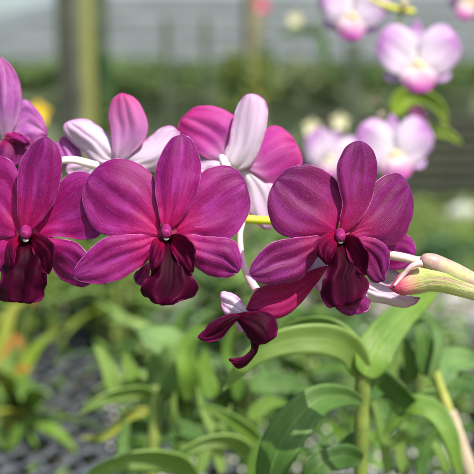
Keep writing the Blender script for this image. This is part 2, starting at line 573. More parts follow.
M['cane'] = mat_plain('cane_green', (0.08, 0.13, 0.025, 1), (0.19, 0.24, 0.05, 1), 45, 0.5)
M['canedry'] = mat_plain('cane_dry', (0.32, 0.26, 0.18, 1), (0.44, 0.36, 0.27, 1), 60, 0.6)
M['caneyel'] = mat_plain('cane_yellow', (0.24, 0.28, 0.05, 1), (0.34, 0.35, 0.09, 1), 60, 0.5)

# ------------------------------------------------------------------ THE SPRAY: flowers in focus
def thing_px(name, label, cat, x, y, d, group=None):
    return thing(name, label, cat, tuple(P(x, y, d)), group)


FG = 'magenta orchid flowers on the spray'


def blob(name, parent, c, rx, ry, rz, mat, k=14, n=10):
    """rounded lump, radii mm along right / up / view"""
    V, F = [], []
    for i in range(n + 1):
        a = math.pi * i / n
        for j in range(k):
            b = 2 * math.pi * j / k
            wobb = 1 + 0.05 * math.sin(3 * b + 2 * a)
            V.append(np.array(c) + RT * rx / 1000 * math.sin(a) * math.cos(b) * wobb + UP * ry / 1000 * math.cos(a) + FWD * rz / 1000 * math.sin(a) * math.sin(b) * wobb)
    for i in range(n):
        for j in range(k):
            F.append([i * k + j, i * k + (j + 1) % k, (i + 1) * k + (j + 1) % k, (i + 1) * k + j])
    return mesh_obj(name, V, F, mat, parent)


def column(parent, x, y, D, s=1.0, dx=0.0):
    """short hooded column: crimson body, pink cap, white anther tucked below it"""
    blob('receptacle', parent, P(x + 1, y + 2, D + 0.0015), 5.2 * s, 4.6 * s, 1.6, M['recept'])
    t = np.linspace(0, 1, 12)
    ln = np.stack([np.full(12, x) + dx * t, y - 2.5 + 6.0 * t, D - 0.001 - 0.0085 * t ** 0.8], 1)
    sweep('column', P(ln[:, 0], ln[:, 1], ln[:, 2]), np.interp(t, [0, .3, .75, .93, 1], [2.6, 2.7, 2.7, 2.2, 1.2]) * s / 1000, M['column'], parent, 14)
    blob('stigma_cavity', parent, P(x + dx * 0.5, y + 7.5 * s, D - 0.0055), 2.5 * s, 1.9 * s, 2.3 * s, M['coldark'])
    blob('anther', parent, P(x + dx, y + 8.8 * s, D - 0.0076), 1.35 * s, 0.95 * s, 0.5 * s, M['anther'])


# ---- flower in the middle
D1 = 0.500
f = thing_px('orchid_flower', 'fully open magenta orchid flower in the middle of the spray, facing the camera', 'flower', 167, 232, D1, FG)
TILT = [167, 232, 0.03, -0.05]
PF = [M['pf'], M['pb']]
petal('petal', f, [(158, 236), (140, 236), (118, 236), (100, 233), (89, 221), (83, 203), (84, 189), (89, 177)], [(160, 226), (160, 208), (158, 190), (151, 173), (134, 162), (116, 159), (100, 165), (89, 177)], PF, D1, 1.5, 3, -3, 2.5, ruf=0.8, rk=2.2, skew=-1.5)
petal('petal', f, [(174, 226), (180, 206), (190, 184), (206, 170), (225, 165), (237, 170), (246, 184)], [(176, 234), (198, 236), (216, 240), (232, 237), (244, 224), (250, 204), (246, 184)], PF, D1, 1.5, 4, -3, 2.5, ruf=0.9, rk=2.0, ph=2, skew=2)
petal('sepal', f, [(162, 229), (158, 208), (155, 190), (156, 170), (162, 152), (171, 139), (181, 134.5)], [(171, 229), (181, 220), (190, 208), (197, 192), (201, 170), (198, 150), (190, 138), (181, 134.5)], PF, D1, -1.5, -3, -3, 3.2, ruf=0.3, skew=0.5)
petal('sepal', f, [(158, 246), (146, 262), (136, 270), (120, 279), (102, 284), (86, 283), (76, 279), (73, 275)], [(160, 232), (142, 234), (120, 235), (106, 238), (93, 246), (82, 258), (75, 268), (73, 275)], PF, D1, 2.5, -2, -1.5, 2.0, ruf=0.3, skew=-2)
petal('sepal', f, [(176, 232), (196, 235), (216, 237), (232, 240), (240, 252), (242, 265), (238, 272)], [(180, 247), (190, 262), (203, 272), (218, 277.5), (230, 277), (238, 272)], PF, D1, 2.5, 1, -1.5, 2.0, ruf=0.4, skew=2)
LP = [M['lip'], M['lipside']]
lp = petal('lip', f, [(158, 240), (153, 252), (152, 262), (150, 274), (144, 282), (141, 291), (148, 299), (162, 305)], [(178, 240), (187, 246), (192, 256), (192, 266), (194, 277), (198, 288), (191, 297), (176, 303), (162, 305)], LP, D1, -1, -9, -7, 4, groove=1.0, wob=0.25, ruf=2.6, wig=1.1, wk=1.3, rk=3.2, th=0.7, tipcurl=3,
           extra=lambda T, c: -2.2 * np.exp(-((np.abs(c) - 0.55) / 0.18) ** 2) * np.clip(T * 3, 0, 1))
petal('lip_side_lobe', lp, [(170, 235), (182, 234), (192, 243), (196, 257), (193, 272)], [(171, 242), (172, 252), (178, 263), (184, 272), (193, 272)], [M['lipside'], M['lip']], D1, -2, -10, -6, -1.5, groove=0, skew=4, ruf=0.8, rk=1.6, wig=0.7, th=0.6)
petal('lip_side_lobe', lp, [(163, 236), (154, 240), (150, 250), (149, 262), (152, 272)], [(164, 242), (164, 252), (161, 264), (152, 272)], [M['lipside'], M['lip']], D1, -2, -9, -5, 2, groove=0, skew=-3, th=0.6)
column(f, 166, 231, D1, 0.86, 0.4)
petal('spur', f, [(150, 262), (140, 268), (134, 276), (136, 283)], [(150, 270), (148, 280), (142, 286), (136, 283)], [M['pf'], M['pb']], D1, 9, 4, 3, 2, groove=0)
sweep('pedicel', pxline([(166, 232, D1 + 0.004), (172, 225, D1 + 0.018), (190, 219, D1 + 0.030), (205, 214, D1 + 0.038)]), np.linspace(0.0022, 0.0014, 20), M['pedicel'], f)

# ---- flower at the left edge
TILT = [25, 232, -0.10, 0.02]
D2 = 0.508
f = thing_px('orchid_flower', 'magenta orchid flower cut by the left edge, with a wide dark maroon lip', 'flower', 25, 232, D2, FG)
petal('petal', f, [(36, 238), (60, 237), (82, 240), (96, 238), (106, 226), (109, 210), (105, 192)], [(34, 228), (44, 206), (58, 184), (74, 172), (92, 175), (105, 192)], PF, D2, 3, 3, -2, 2.5, ruf=0.8, rk=2, ph=2)
petal('petal', f, [(18, 236), (-4, 238), (-30, 232), (-46, 208)], [(20, 228), (22, 196), (15, 166), (0, 156), (-24, 158), (-40, 178), (-46, 208)], PF, D2, 1.5, 3, -2, 2.5, ruf=0.8)
petal('sepal', f, [(20, 232), (18, 212), (17, 192), (19, 168), (26, 152), (36, 141), (45, 137)], [(30, 232), (42, 220), (52, 205), (59, 188), (62, 168), (60, 150), (53, 140), (45, 137)], PF, D2, -1, -3, -3, 3.0, skew=0.4)
petal('sepal', f, [(34, 232), (52, 237), (68, 240), (80, 245), (90, 258), (93, 272), (90, 284)], [(38, 246), (48, 262), (58, 276), (70, 284), (82, 287), (90, 284)], PF, D2, 3, 1, -1.5, 2.0, skew=2)
petal('sepal', f, [(16, 246), (6, 264), (-8, 280), (-26, 286), (-40, 280)], [(16, 234), (-2, 236), (-20, 244), (-34, 258), (-40, 280)], PF, D2, 3, 1, -1.5, 2.0)
lp = petal('lip', f, [(15, 240), (9, 252), (4, 266), (0, 280), (-3, 292), (4, 301), (20, 301)], [(38, 240), (48, 247), (52, 258), (47, 272), (45, 286), (43, 299), (32, 302), (20, 301)], LP, D2, -1, -9, -7, 4, groove=1.0, wob=0.25, ruf=2.8, wig=1.2, wk=1.3, rk=3.0, ph=1, th=0.7, tipcurl=3,
           extra=lambda T, c: -2.2 * np.exp(-((np.abs(c) - 0.5) / 0.2) ** 2) * np.clip(T * 3, 0, 1))
petal('lip_side_lobe', lp, [(29, 234), (42, 234), (53, 244), (55, 258), (49, 274)], [(31, 242), (33, 252), (38, 264), (42, 272), (49, 274)], [M['lipside'], M['lip']], D2, -2, -10, -6, -1.5, groove=0, skew=4, ruf=0.8, rk=1.6, wig=0.7)
petal('lip_side_lobe', lp, [(20, 236), (10, 240), (5, 252), (6, 264), (11, 270)], [(21, 242), (16, 250), (15, 260), (11, 270)], [M['lipside'], M['lip']], D2, -2, -9, -5, 2, groove=0, skew=-3)
column(f, 26, 232, D2, 0.92, -0.3)
sweep('pedicel', pxline([(25, 232, D2 + 0.004), (34, 226, D2 + 0.02), (60, 221, D2 + 0.030)]), np.linspace(0.0022, 0.0014, 20), M['pedicel'], f)

# ---- flower on the right
TILT = [340, 236, 0.11, -0.03]
D3 = 0.496
f = thing_px('orchid_flower', 'dark magenta orchid flower on the right of the spray, turned slightly, beside the cream bud', 'flower', 340, 236, D3, FG)
PD = [M['pd'], M['pb']]
petal('petal', f, [(336, 236), (318, 238), (300, 238), (284, 236), (273, 227), (268, 210), (269, 194), (276, 180)], [(338, 226), (342, 204), (338, 184), (326, 172), (308, 165), (290, 168), (276, 180)], PD, D3, 1.5, 3, -3, 2.5, ruf=0.9, rk=2.2, skew=-1.5)
petal('petal', f, [(348, 230), (360, 212), (368, 192), (380, 178), (394, 173), (402, 176), (409, 186)], [(350, 238), (366, 238), (378, 243), (392, 245), (404, 236), (412, 218), (413, 200), (409, 186)], PD, D3, 2, 8, -3, 2.5, ruf=0.9, rk=2, ph=2, skew=3)
petal('sepal', f, [(339, 232), (340, 218), (342, 202), (338, 182), (337, 166), (344, 150), (353, 142.5), (360, 141)], [(346, 232), (358, 222), (367, 210), (373, 194), (377, 174), (375, 156), (368, 145), (360, 141)], PD, D3, -1.5, -3, -3, 3.2, skew=0.5)
petal('sepal', f, [(330, 244), (318, 256), (308, 270), (300, 279), (284, 283), (266, 284), (254, 280), (249, 274)], [(332, 234), (312, 236), (290, 238), (274, 242), (262, 250), (253, 262), (249, 274)], PD, D3, 3, -3, -1.5, 2.0, skew=-2)
petal('sepal', f, [(352, 235), (370, 238), (382, 242), (389, 252), (388, 268), (384, 281)], [(355, 247), (362, 262), (367, 275), (374, 282), (384, 281)], PD, D3, 3, 2, -1.5, 2.0, skew=2)
lp = petal('lip', f, [(331, 240), (330, 252), (328, 264), (326, 276), (321, 288), (322, 300), (330, 306), (346, 305)], [(352, 238), (362, 246), (366, 260), (365, 274), (368, 286), (365, 296), (356, 303), (346, 305)], LP, D3, -1, -9, -7, 4, groove=1.0, wob=0.25, ruf=2.6, wig=1.1, wk=1.3, rk=3.1, ph=2, th=0.7, tipcurl=3,
           extra=lambda T, c: -2.2 * np.exp(-((np.abs(c) - 0.5) / 0.2) ** 2) * np.clip(T * 3, 0, 1))
petal('lip_side_lobe', lp, [(343, 235), (356, 236), (365, 247), (369, 260), (366, 275)], [(345, 242), (346, 252), (351, 264), (357, 273), (366, 275)], [M['lipside'], M['lip']], D3, -2, -10, -6, -1.5, groove=0, skew=4, ruf=0.8, rk=1.6, wig=0.7)
petal('lip_side_lobe', lp, [(336, 232), (322, 236), (314, 244), (318, 256), (327, 265)], [(338, 238), (336, 248), (332, 258), (327, 265)], [M['lipside'], M['lip']], D3, -1, -7, -5, 2, groove=0, skew=-3)
petal('lip_margin', lp, [(332, 303), (338, 310), (346, 315), (358, 314)], [(350, 300), (362, 297), (370, 301), (368, 310), (358, 314)], [M['pd'], M['lip']], D3, -4, 3, 0, 1, groove=0, ruf=1.2, rk=2)
column(f, 340, 235, D3, 0.80, 0.6)
petal('spur', f, [(334, 246), (318, 247), (308, 258), (307, 272), (312, 280)], [(334, 258), (330, 268), (322, 277), (312, 280)], [M['pw'], M['pw']], D3, 8, 6, 3, 2, groove=0)
sweep('pedicel', pxline([(340, 236, D3 + 0.004), (346, 226, D3 + 0.02), (350, 222, D3 + 0.03)]), np.linspace(0.0022, 0.0014, 20), M['pedicel'], f)

TILT = [0, 0, 0, 0]
# ---- drooping side-on flower under the right one
D4 = 0.502
f = thing_px('orchid_flower', 'side-on deep crimson orchid flower drooping over the green leaf, its lip tail curled', 'flower', 262, 306, D4, FG)
petal('petal', f, [(330, 266), (318, 268), (300, 275), (282, 282), (262, 287), (252, 296), (246, 309)], [(324, 272), (312, 290), (302, 301), (292, 311), (279, 318), (262, 318), (246, 309)], [M['pc'], M['pb']], D4, 4, -6, -4, 2, ruf=0.5, rk=2)
hood = petal('lip', f, [(238, 314), (250, 312), (262, 312), (272, 316), (277, 325), (276, 335), (266, 343)], [(237, 318), (240, 324), (246, 333), (252, 341), (258, 344), (266, 343)], LP, D4, -3, -3, -5, 5, groove=0, ruf=0.6, th=0.8)
petal('lip_side_lobe', hood, [(244, 313), (228, 315), (214, 321), (204, 330), (198, 337)], [(244, 319), (236, 321), (228, 330), (218, 340), (207, 342), (198, 337)], [M['lip'], M['lipside']], D4, -3, -6, -3, 3, groove=0.4, ruf=0.7, rk=2, th=0.7)
petal('lip_tail', hood, [(250, 336), (252, 346), (248, 354), (240, 358), (229, 359)], [(260, 338), (258, 347), (253, 357), (245, 366), (236, 367), (229, 359)], [M['lip'], M['lipside']], D4, -3, -2, -1, 3, groove=0, ruf=0.6, rk=3, th=0.8)
petal('sepal', f, [(250, 312), (240, 299), (228, 292), (221, 293), (222, 302)], [(246, 316), (238, 318), (230, 317), (223, 311), (222, 302)], [M['pw'], M['pw']], D4, 3, 2, -2, 2, ruf=0.6, rk=2)
petal('sepal', f, [(238, 312), (236, 320), (238, 330)], [(246, 312), (247, 322), (243, 332), (238, 330)], [M['pw'], M['pw']], D4, 3, 2, 0, 1, groove=0)
sweep('pedicel', pxline([(257, 291, D4 + 0.004), (248, 276, D4 + 0.010), (242, 258, D4 + 0.016), (240, 236, D4 + 0.026), (243, 222, D4 + 0.036)]), np.linspace(0.0019, 0.0011, 20), M['pedicel'], f)

# ---- upper middle flower seen from behind
D5 = 0.545
f = thing_px('orchid_flower', 'orchid flower seen from behind, its white upright sepal between bright magenta petals', 'flower', 236, 166, D5, FG)
PM = [M['pm'], M['pm']]; PWM = [M['pw'], M['pf']]
petal('petal', f, [(226, 164), (206, 158), (190, 146), (180, 136), (177, 128), (181, 119)], [(232, 160), (238, 142), (240, 124), (232, 114), (214, 107), (196, 107), (181, 119)], PM, D5, 2, 3, -3, 3, ruf=0.8, rk=2)
petal('petal', f, [(240, 162), (252, 144), (264, 130), (276, 126), (289, 133), (298, 147)], [(244, 168), (256, 176), (270, 186), (286, 181), (300, 168), (302, 158), (298, 147)], PM, D5, 2, 4, -3, 3, ruf=0.8, rk=2, ph=1)
petal('sepal', f, [(228, 166), (224, 156), (229, 140), (233, 120), (238, 104), (245, 96), (252, 94)], [(240, 170), (252, 164), (259, 150), (265, 132), (268, 116), (266, 103), (260, 96), (252, 94)], PWM, D5, -1, -4, -3, 2.5)
petal('sepal', f, [(226, 168), (212, 178), (200, 176), (195, 164)], [(232, 162), (218, 157), (206, 156), (195, 164)], PWM, D5, 2, 2, -1, 2)
petal('sepal', f, [(238, 170), (242, 188), (248, 208), (258, 226), (270, 230)], [(246, 168), (262, 172), (276, 184), (280, 206), (270, 230)], PWM, D5, 3, 4, -2, 2)
petal('sepal', f, [(222, 172), (216, 190), (220, 208), (232, 216)], [(236, 170), (244, 182), (244, 202), (232, 216)], PWM, D5, 5, 4, -1, 2)
sweep('pedicel', pxline([(228, 168, D5 - 0.003), (222, 158, D5 - 0.009), (224, 162, D5 - 0.012), (230, 178, D5 - 0.014), (236, 200, D5 - 0.012), (240, 218, D5 - 0.008)]), np.linspace(0.0018, 0.0012, 20), M['pedwhite'], f)

# ---- upper left flower seen from behind, white
D6 = 0.545
f = thing_px('orchid_flower', 'white-backed orchid flower behind the first two flowers, one pink-tipped sepal standing upright', 'flower', 112, 160, D6, FG)
petal('sepal', f, [(114, 162), (112, 146), (110, 126), (109, 112), (113, 99), (122, 93)], [(122, 162), (134, 152), (143, 142), (148, 128), (144, 112), (134, 98), (122, 93)], [M['pt'], M['pf']], D6, 0, -4, -3, 2.5)
petal('petal', f, [(112, 164), (96, 164), (84, 152), (72, 142), (64, 133), (64, 125), (70, 121)], [(118, 158), (112, 142), (103, 130), (92, 122), (80, 119), (70, 121)], PWM, D6, 1, 2, -3, 3, ruf=0.7, rk=2)
petal('petal', f, [(118, 158), (132, 150), (146, 140), (158, 130), (170, 126), (180, 132)], [(124, 168), (142, 172), (162, 170), (176, 156), (180, 132)], PWM, D6, 1, 2, -3, 3, ruf=0.7, rk=2)
petal('sepal', f, [(112, 166), (98, 172), (84, 186), (74, 184), (66, 172)], [(112, 158), (92, 160), (78, 160), (68, 164), (66, 172)], PWM, D6, 3, 2, -1, 2)
petal('sepal', f, [(84, 180), (70, 172), (60, 156), (57, 144), (62, 137)], [(90, 176), (84, 160), (78, 146), (70, 138), (62, 137)], [M['pl'], M['pf']], D6, 5, 2, -1, 2)
sweep('pedicel', pxline([(96, 166, D6 - 0.004), (86, 163, D6 - 0.010), (74, 160, D6 - 0.012), (60, 161, D6 - 0.012), (44, 168, D6 - 0.010)]), np.linspace(0.0021, 0.0012, 20), M['pedwhite'], f)

# ---- far left flower, top
D7 = 0.56
f = thing_px('orchid_flower', 'pale lilac-backed orchid flower at the left edge, above the wide-lipped flower', 'flower', 8, 136, D7, FG)
PLL = [M['pl'], M['pf']]
petal('sepal', f, [(0, 136), (-8, 118), (-10, 90), (-6, 66), (2, 57)], [(8, 138), (16, 124), (21, 106), (21, 88), (14, 70), (2, 57)], PLL, D7, -1, -3, -3, 3)
petal('petal', f, [(6, 134), (10, 118), (18, 104), (26, 100), (38, 112), (46, 126), (47, 136)], [(10, 142), (22, 146), (36, 145), (47, 136)], PLL, D7, 2, 3, -2, 3, ruf=0.8, rk=2)
petal('petal', f, [(2, 142), (-20, 146), (-38, 136), (-42, 118)], [(0, 134), (-10, 112), (-26, 102), (-42, 118)], PLL, D7, 2, 3, -2, 3)
lp = petal('lip', f, [(4, 138), (-4, 150), (-2, 160), (6, 166)], [(12, 138), (24, 136), (34, 141), (36, 152), (26, 164), (6, 166)], [M['pd'], M['pf']], D7, -4, -6, -3, 3, groove=2, ruf=1.6, rk=2.4)
petal('lip_side_lobe', lp, [(6, 134), (14, 132), (24, 135), (32, 144)], [(6, 140), (14, 142), (24, 146), (32, 144)], [M['pf'], M['pd']], D7, -7, -6, -2, 2, groove=0, ruf=0.8)
sweep('pedicel', pxline([(4, 140, D7 + 0.003), (2, 160, D7 + 0.006), (6, 190, D7 + 0.002), (14, 216, D7 - 0.015)]), np.linspace(0.0024, 0.0016, 20), M['pedicel'], f)

# ---- flower hidden behind the right one
D8 = 0.522
f = thing_px('orchid_flower', 'mostly hidden orchid flower whose pale lilac sepal reaches out under the cream bud', 'flower', 378, 262, D8, FG)
petal('petal', f, [(372, 250), (380, 236), (394, 231), (406, 234), (415, 246), (415, 258)], [(376, 262), (390, 270), (404, 268), (415, 258)], PF, D8, 2, 3, -2, 3)
petal('petal', f, [(370, 250), (356, 236), (340, 232)], [(366, 264), (350, 262), (340, 232)], PF, D8, 2, 3, -1, 1)
petal('sepal', f, [(366, 282), (382, 284), (398, 290), (410, 296), (420, 298)], [(358, 290), (370, 300), (386, 304), (402, 307), (414, 305), (420, 298)], [M['pw'], M['pm']], D8, 0, -4, 2, 3, ruf=0.8, rk=3)
petal('sepal', f, [(372, 262), (388, 266), (404, 276), (410, 286)], [(366, 272), (376, 288), (396, 292), (410, 286)], [M['pw'], M['pf']], D8, 4, 2, 2, 2)
petal('sepal', f, [(360, 268), (340, 262), (318, 266), (312, 284)], [(364, 280), (346, 292), (326, 296), (312, 284)], [M['pw'], M['pm']], D8, 4, 2, 2, 2)
sweep('pedicel', pxline([(374, 256, D8 - 0.001), (382, 254, D8 - 0.006), (396, 256, D8 - 0.009), (410, 259, D8 - 0.009), (424, 263, D8 - 0.006)]), np.array([2.2] * 4 + [1.9] * 12 + [2.2, 2.5, 2.7, 2.8]) / 1000, M['pedicel'], f)

# ---- cream bud
def mat_bud():
    k = NT('bud_cream')
    pos_ = k.pos()
    u, v = k.uv()
    vv = k.noise(k.comb(k.math('MULTIPLY', u, 14), k.math('MULTIPLY', v, 1.5), 2.0), 1.0, 4, 0.6, 0.3)
    col = k.mix(k.step(k.noise(k.pos(), 60, 3), 0.35, 0.7), (0.36, 0.38, 0.13, 1), (0.50, 0.48, 0.26, 1))
    col = k.mix(k.math('MULTIPLY', k.step(vv, 0.48, 0.66), 0.7), col, (0.36, 0.13, 0.24, 1))
    tip = k.math('SUBTRACT', 1.0, k.step(v, 0.05, 0.30))
    col = k.mix(tip, col, (0.45, 0.04, 0.14, 1))
    return k.finish(col, 0.5, k.math('ADD', vv, k.math('MULTIPLY', k.noise(pos_, 500, 3), 0.4)), 0.7, 0.0012, 0.0, None, 0.0, 0.3, 0, 0.25)
M['bud'] = mat_bud()
M['budtop'] = mat_plain('bud_top_cream', (0.40, 0.41, 0.19, 1), (0.34, 0.17, 0.22, 1), 90, 0.42, sss=0.3)
DB = 0.508
b = thing_px('orchid_bud', 'fat cream orchid bud with a reddish pointed tip at the right edge', 'flower bud', 474, 284, DB)
ln = catmull([(390, 288, DB - 0.004), (400, 286, DB - 0.003), (416, 280, DB), (436, 277, DB), (462, 284, DB + 0.002), (490, 294, DB + 0.006), (520, 306, DB + 0.01)], 40)
t = np.linspace(0, 1, 40)
rad = np.interp(t, [0, 0.04, 0.12, 0.25, 0.4, 0.6, 0.75, 1.0], [0.5, 1.8, 4.4, 6.3, 6.4, 5.3, 4.6, 3.8]) / 1000
sweep('sepal', P(ln[:, 0], ln[:, 1], ln[:, 2]), rad, M['bud'], b, 22, 0.9)
ln = catmull([(420, 260, DB - 0.003), (428, 261, DB - 0.003), (442, 267, DB - 0.002), (460, 276, DB), (492, 292, DB + 0.005)], 30)
rad = np.interp(np.linspace(0, 1, 30), [0, 0.06, 0.2, 0.5, 0.8, 1.0], [1.2, 2.6, 4.0, 4.5, 4.0, 3.2]) / 1000
sweep('petal', P(ln[:, 0], ln[:, 1], ln[:, 2]), rad, M['budtop'], b, 18, 0.9)
ln = catmull([(422, 263, DB - 0.007), (412, 266, DB - 0.007), (404, 274, DB - 0.006), (394, 286, DB - 0.006)], 18)
sweep('petal', P(ln[:, 0], ln[:, 1], ln[:, 2]), np.linspace(1.5, 0.5, 18) / 1000, M['pedicel'], b, 12)

# ---- main stem of the spray, running behind the flowers
DS = 0.540
st = sweep('orchid_spray', pxline([(-60, 214, DS + 0.01), (10, 222, DS), (80, 220, DS), (160, 214, DS), (215, 216, DS), (250, 219.5, DS), (275, 221, DS), (320, 224, DS), (350, 226, DS), (380, 244, DS - 0.006), (412, 262, DS - 0.012), (470, 284, DS - 0.02), (520, 306, DS - 0.02), (640, 352, DS)], 80), 0.00195, M['stemyel'], None, 12)
tag(st, 'yellow-green stem behind the magenta flowers, glimpsed between the middle and right ones', 'orchid spray')

# ------------------------------------------------------------------ pale pink moth orchids farther back
MG = 'pale pink moth orchid flowers farther back'


def moth_flower(cx, cy, D, s, rot, label, turn=0.0):
    """flower outline in units of the middle one (83 px wide); rot in radians"""
    f = thing_px('moth_orchid_flower', label, 'flower', cx, cy, D, MG)
    cr, sr = math.cos(rot), math.sin(rot)

    def mp(x, y, d):
        dx = (x - 418) * s * math.cos(turn); dy = (y - 62) * s
        return P(cx + cr * dx - sr * dy, cy + sr * dx + cr * dy, d + np.asarray(x - 418) * s * math.sin(turn) * D / FPX)
    A = dict(D=D, mapf=mp, n=24, m=15, th=0.7)
    MM = [M['moth'], M['moth']]
    petal('sepal', f, [(413, 56), (409, 44), (410, 30), (417, 19.5)], [(421, 56), (424, 44), (423, 30), (417, 19.5)], MM, d0=2, cup=2, **A)
    petal('sepal', f, [(414, 62), (398, 66), (386, 72), (385, 80), (393, 82)], [(414, 70), (408, 78), (400, 83), (393, 82)], MM, d0=2, cup=2, **A)
    petal('sepal', f, [(421, 62), (436, 66), (449, 70), (450, 78), (443, 82)], [(421, 70), (428, 79), (436, 83), (443, 82)], MM, d0=2, cup=2, **A)
    petal('petal', f, [(415, 68), (404, 75), (390, 73), (380, 62), (376, 48), (380, 36)], [(417, 58), (415, 42), (408, 30), (397, 24.5), (386, 28), (380, 36)], MM, d0=0, slope=-2, bow=-2, cup=3, ruf=1, rk=2, **A)
    petal('petal', f, [(418, 58), (420, 42), (428, 30), (440, 24.5), (451, 29), (458, 40)], [(420, 68), (431, 75), (446, 73), (457, 62), (461, 50), (458, 40)], MM, d0=0, slope=-2, bow=-2, cup=3, ruf=1, rk=2, **A)
    l = petal('lip', f, [(412, 62), (406, 68), (400, 76), (403, 85), (411, 91), (420, 93)], [(424, 62), (430, 68), (437, 76), (434, 85), (428, 91), (420, 93)], [M['mothlip'], M['moth']], d0=-3, slope=-6, bow=-5, cup=3, ruf=1, rk=2, **A)
    k = D / FPX * s * 1000
    blob('column', f, P(cx, cy + 2 * s, D - 0.006), 4.6 * k, 4.2 * k, 5 * k, M['mothcol'])
    return f


DM = 0.86
moth_flower(418, 62, DM, 1.0, 0.0, 'whole pale pink moth orchid flower at the upper right, above the green leaves')
moth_flower(395, 152, 0.84, 0.92, -0.06, 'pale pink moth orchid flower just above the dark right flower, its petals slightly blotched', 0.1)
moth_flower(352, 14, 0.90, 0.86, 0.12, 'pale pink moth orchid flower with deep pink lip, cut by the top edge', -0.2)
moth_flower(330, 158, 1.02, 0.72, 0.3, 'blurred whitish moth orchid flower, lowest of them, left of the dark right flower', 0.3)
f = moth_flower(470, 2, 0.95, 0.62, 0.5, 'small deep pink orchid flower touching the top right corner', 0.4)
for ch in f.children:
    if ch.type == 'MESH' and ch.name.startswith('petal'):
        ch.data.materials[0] = M['mothlip']

ms = thing_px('flower_spike', 'thin arching green spike carrying the pale pink moth orchid flowers', 'flower stem', 380, 250, 0.9)
sweep('stem', pxline([(386, 260, 0.9), (382, 200, 0.885), (380, 150, 0.88), (378, 105, 0.885), (384, 60, 0.885), (398, 25, 0.885), (410, -10, 0.89), (425, -50, 0.9)], 40), 0.0015, M['cane'], ms)
sweep('stem', pxline([(414, 12, 0.885), (395, 9, 0.89), (378, 3, 0.895), (362, -6, 0.90)], 20), 0.0024, M['stemyel'], ms)
for (x, y, r) in [(376, 101, 3.2), (382, 117, 4.0), (372, 124, 2.6), (404, 4, 3.4)]:
    blob('bud', ms, P(x, y, 0.88), r, r * 1.25, r, M['budtop'])
# small leafy shoot behind the moth orchids
sh = thing_px('leafy_shoot', 'bright green leaves between the two whole pale pink moth orchid flowers', 'plant', 400, 112, 0.92)
pxleaf('leaf', sh, [(396, 116, .92), (400, 102, .92), (410, 96, .92), (426, 98, .92), (440, 108, .92), (447, 128, .92)], 10, 0.3, M['lf6'])
pxleaf('leaf', sh, [(398, 118, .93), (396, 104, .93), (402, 94, .93), (414, 92, .93)], 8, 0.3, M['lf6'])
pxleaf('leaf', sh, [(420, 126, .93), (432, 130, .93), (448, 134, .93), (462, 144, .93)], 7, 0.2, M['lf6'])
pxleaf('leaf', sh, [(412, 108, .94), (420, 116, .94), (426, 130, .94)], 6, 0.2, M['pd'])
sweep('stem', pxline([(396, 118, .93), (412, 124, .93), (424, 128, .93)], 12), 0.0018, M['cane'], sh)
sweep('stem', pxline([(396, 118, .93), (392, 160, .93), (396, 230, .93), (400, 300, 0.94)], 20), 0.0020, M['cane'], sh)

# ------------------------------------------------------------------ dendrobium plant under the spray (fairly sharp leaves)
pl = thing_px('orchid_plant', 'leafy green orchid plant with a thick cane directly below the right magenta flower', 'plant', 360, 560, 0.64)
sweep('cane', pxline([(358, 600, .64), (360, 520, .64), (361, 460, .635), (362, 420, .63), (363, 372, .625)], 40), 0.0036 + 0.0007 * np.abs(np.sin(np.linspace(0, 12, 40))), M['cane'], pl, 14)
LL = lambda *a, **k: pxleaf('leaf', pl, *a, **k)
LL([(363, 376, .625), (352, 352, .618), (332, 340, .610), (302, 338, .604), (272, 345, .602), (246, 362, .602), (222, 392, .605)], 17, [0.1, -0.25, -0.45, -0.4, -0.1], M['lf3'], fold=-0.22, th=0.7)
LL([(362, 374, .63), (354, 346, .63), (334, 327, .63), (310, 322, .635), (284, 326, .64)], 10, [0.1, -0.4, -0.6, -0.4], M['lf3'], fold=-0.22, th=0.7)
LL([(364, 376, .62), (374, 350, .625), (392, 326, .635), (414, 306, .645), (440, 290, .66)], 19, [0.5, 0.2, -0.2, -0.3], M['lf1'], fold=-0.35)
LL([(361, 402, .62), (342, 396, .61), (318, 400, .60), (296, 420, .592), (278, 450, .588), (262, 500, .59)], 23, [0.1, -0.1, -0.1, 0.0, 0.1], M['lf2'], fold=-0.5, th=1.0, base=0.12, ramp=0.6, tip=1.6)
LL([(361, 460, .62), (342, 456, .61), (318, 466, .60), (290, 500, .60)], 13, [-0.2, -0.3, -0.2], M['lf2'])
LL([(364, 398, .64), (374, 380, .65), (392, 388, .66), (410, 402, .67), (424, 404, .68)], 15, [0.3, 0.6, 0.3], M['lf2'])
LL([(362, 436, .63), (352, 444, .64), (338, 452, .65), (320, 446, .66)], 10, 0.2, M['lf4'])
pl2 = thing_px('orchid_plant', 'upright green orchid plant at the lower right with a yellow cane fading to pinkish', 'plant', 470, 600, 0.72)
sweep('cane', pxline([(434, 368, .70), (442, 392, .70), (452, 420, .70), (464, 455, .70), (480, 520, .70)], 30), np.linspace(0.0026, 0.0042, 30), M['caneyel'], pl2, 12)
sweep('dry_cane_sheath', pxline([(449, 412, .696), (456, 432, .696), (468, 466, .696), (476, 490, .696)], 20), 0.0044, M['canedry'], pl2, 12)
LL2 = lambda *a, **k: pxleaf('leaf', pl2, *a, **k)
LL2([(430, 376, .70), (426, 352, .70), (422, 334, .70), (414, 312, .705)], 12, [0.0, 0.1, 0.2], M['lf2'])
LL2([(412, 382, .71), (411, 362, .71), (404, 344, .71), (392, 328, .71)], 8, [0.0, 0.2, 0.2], M['lf1'])
LL2([(430, 378, .695), (438, 350, .695), (436, 330, .70), (424, 314, .70), (404, 330, .70), (394, 364, .70)], 5, [0.3, 0.4, -0.4, -0.8], M['lf4'])
LL2([(440, 392, .70), (420, 400, .70), (404, 410, .70), (392, 424, .70), (382, 440, .70)], 8, [-0.4, -0.6, -0.4], M['lf1'])
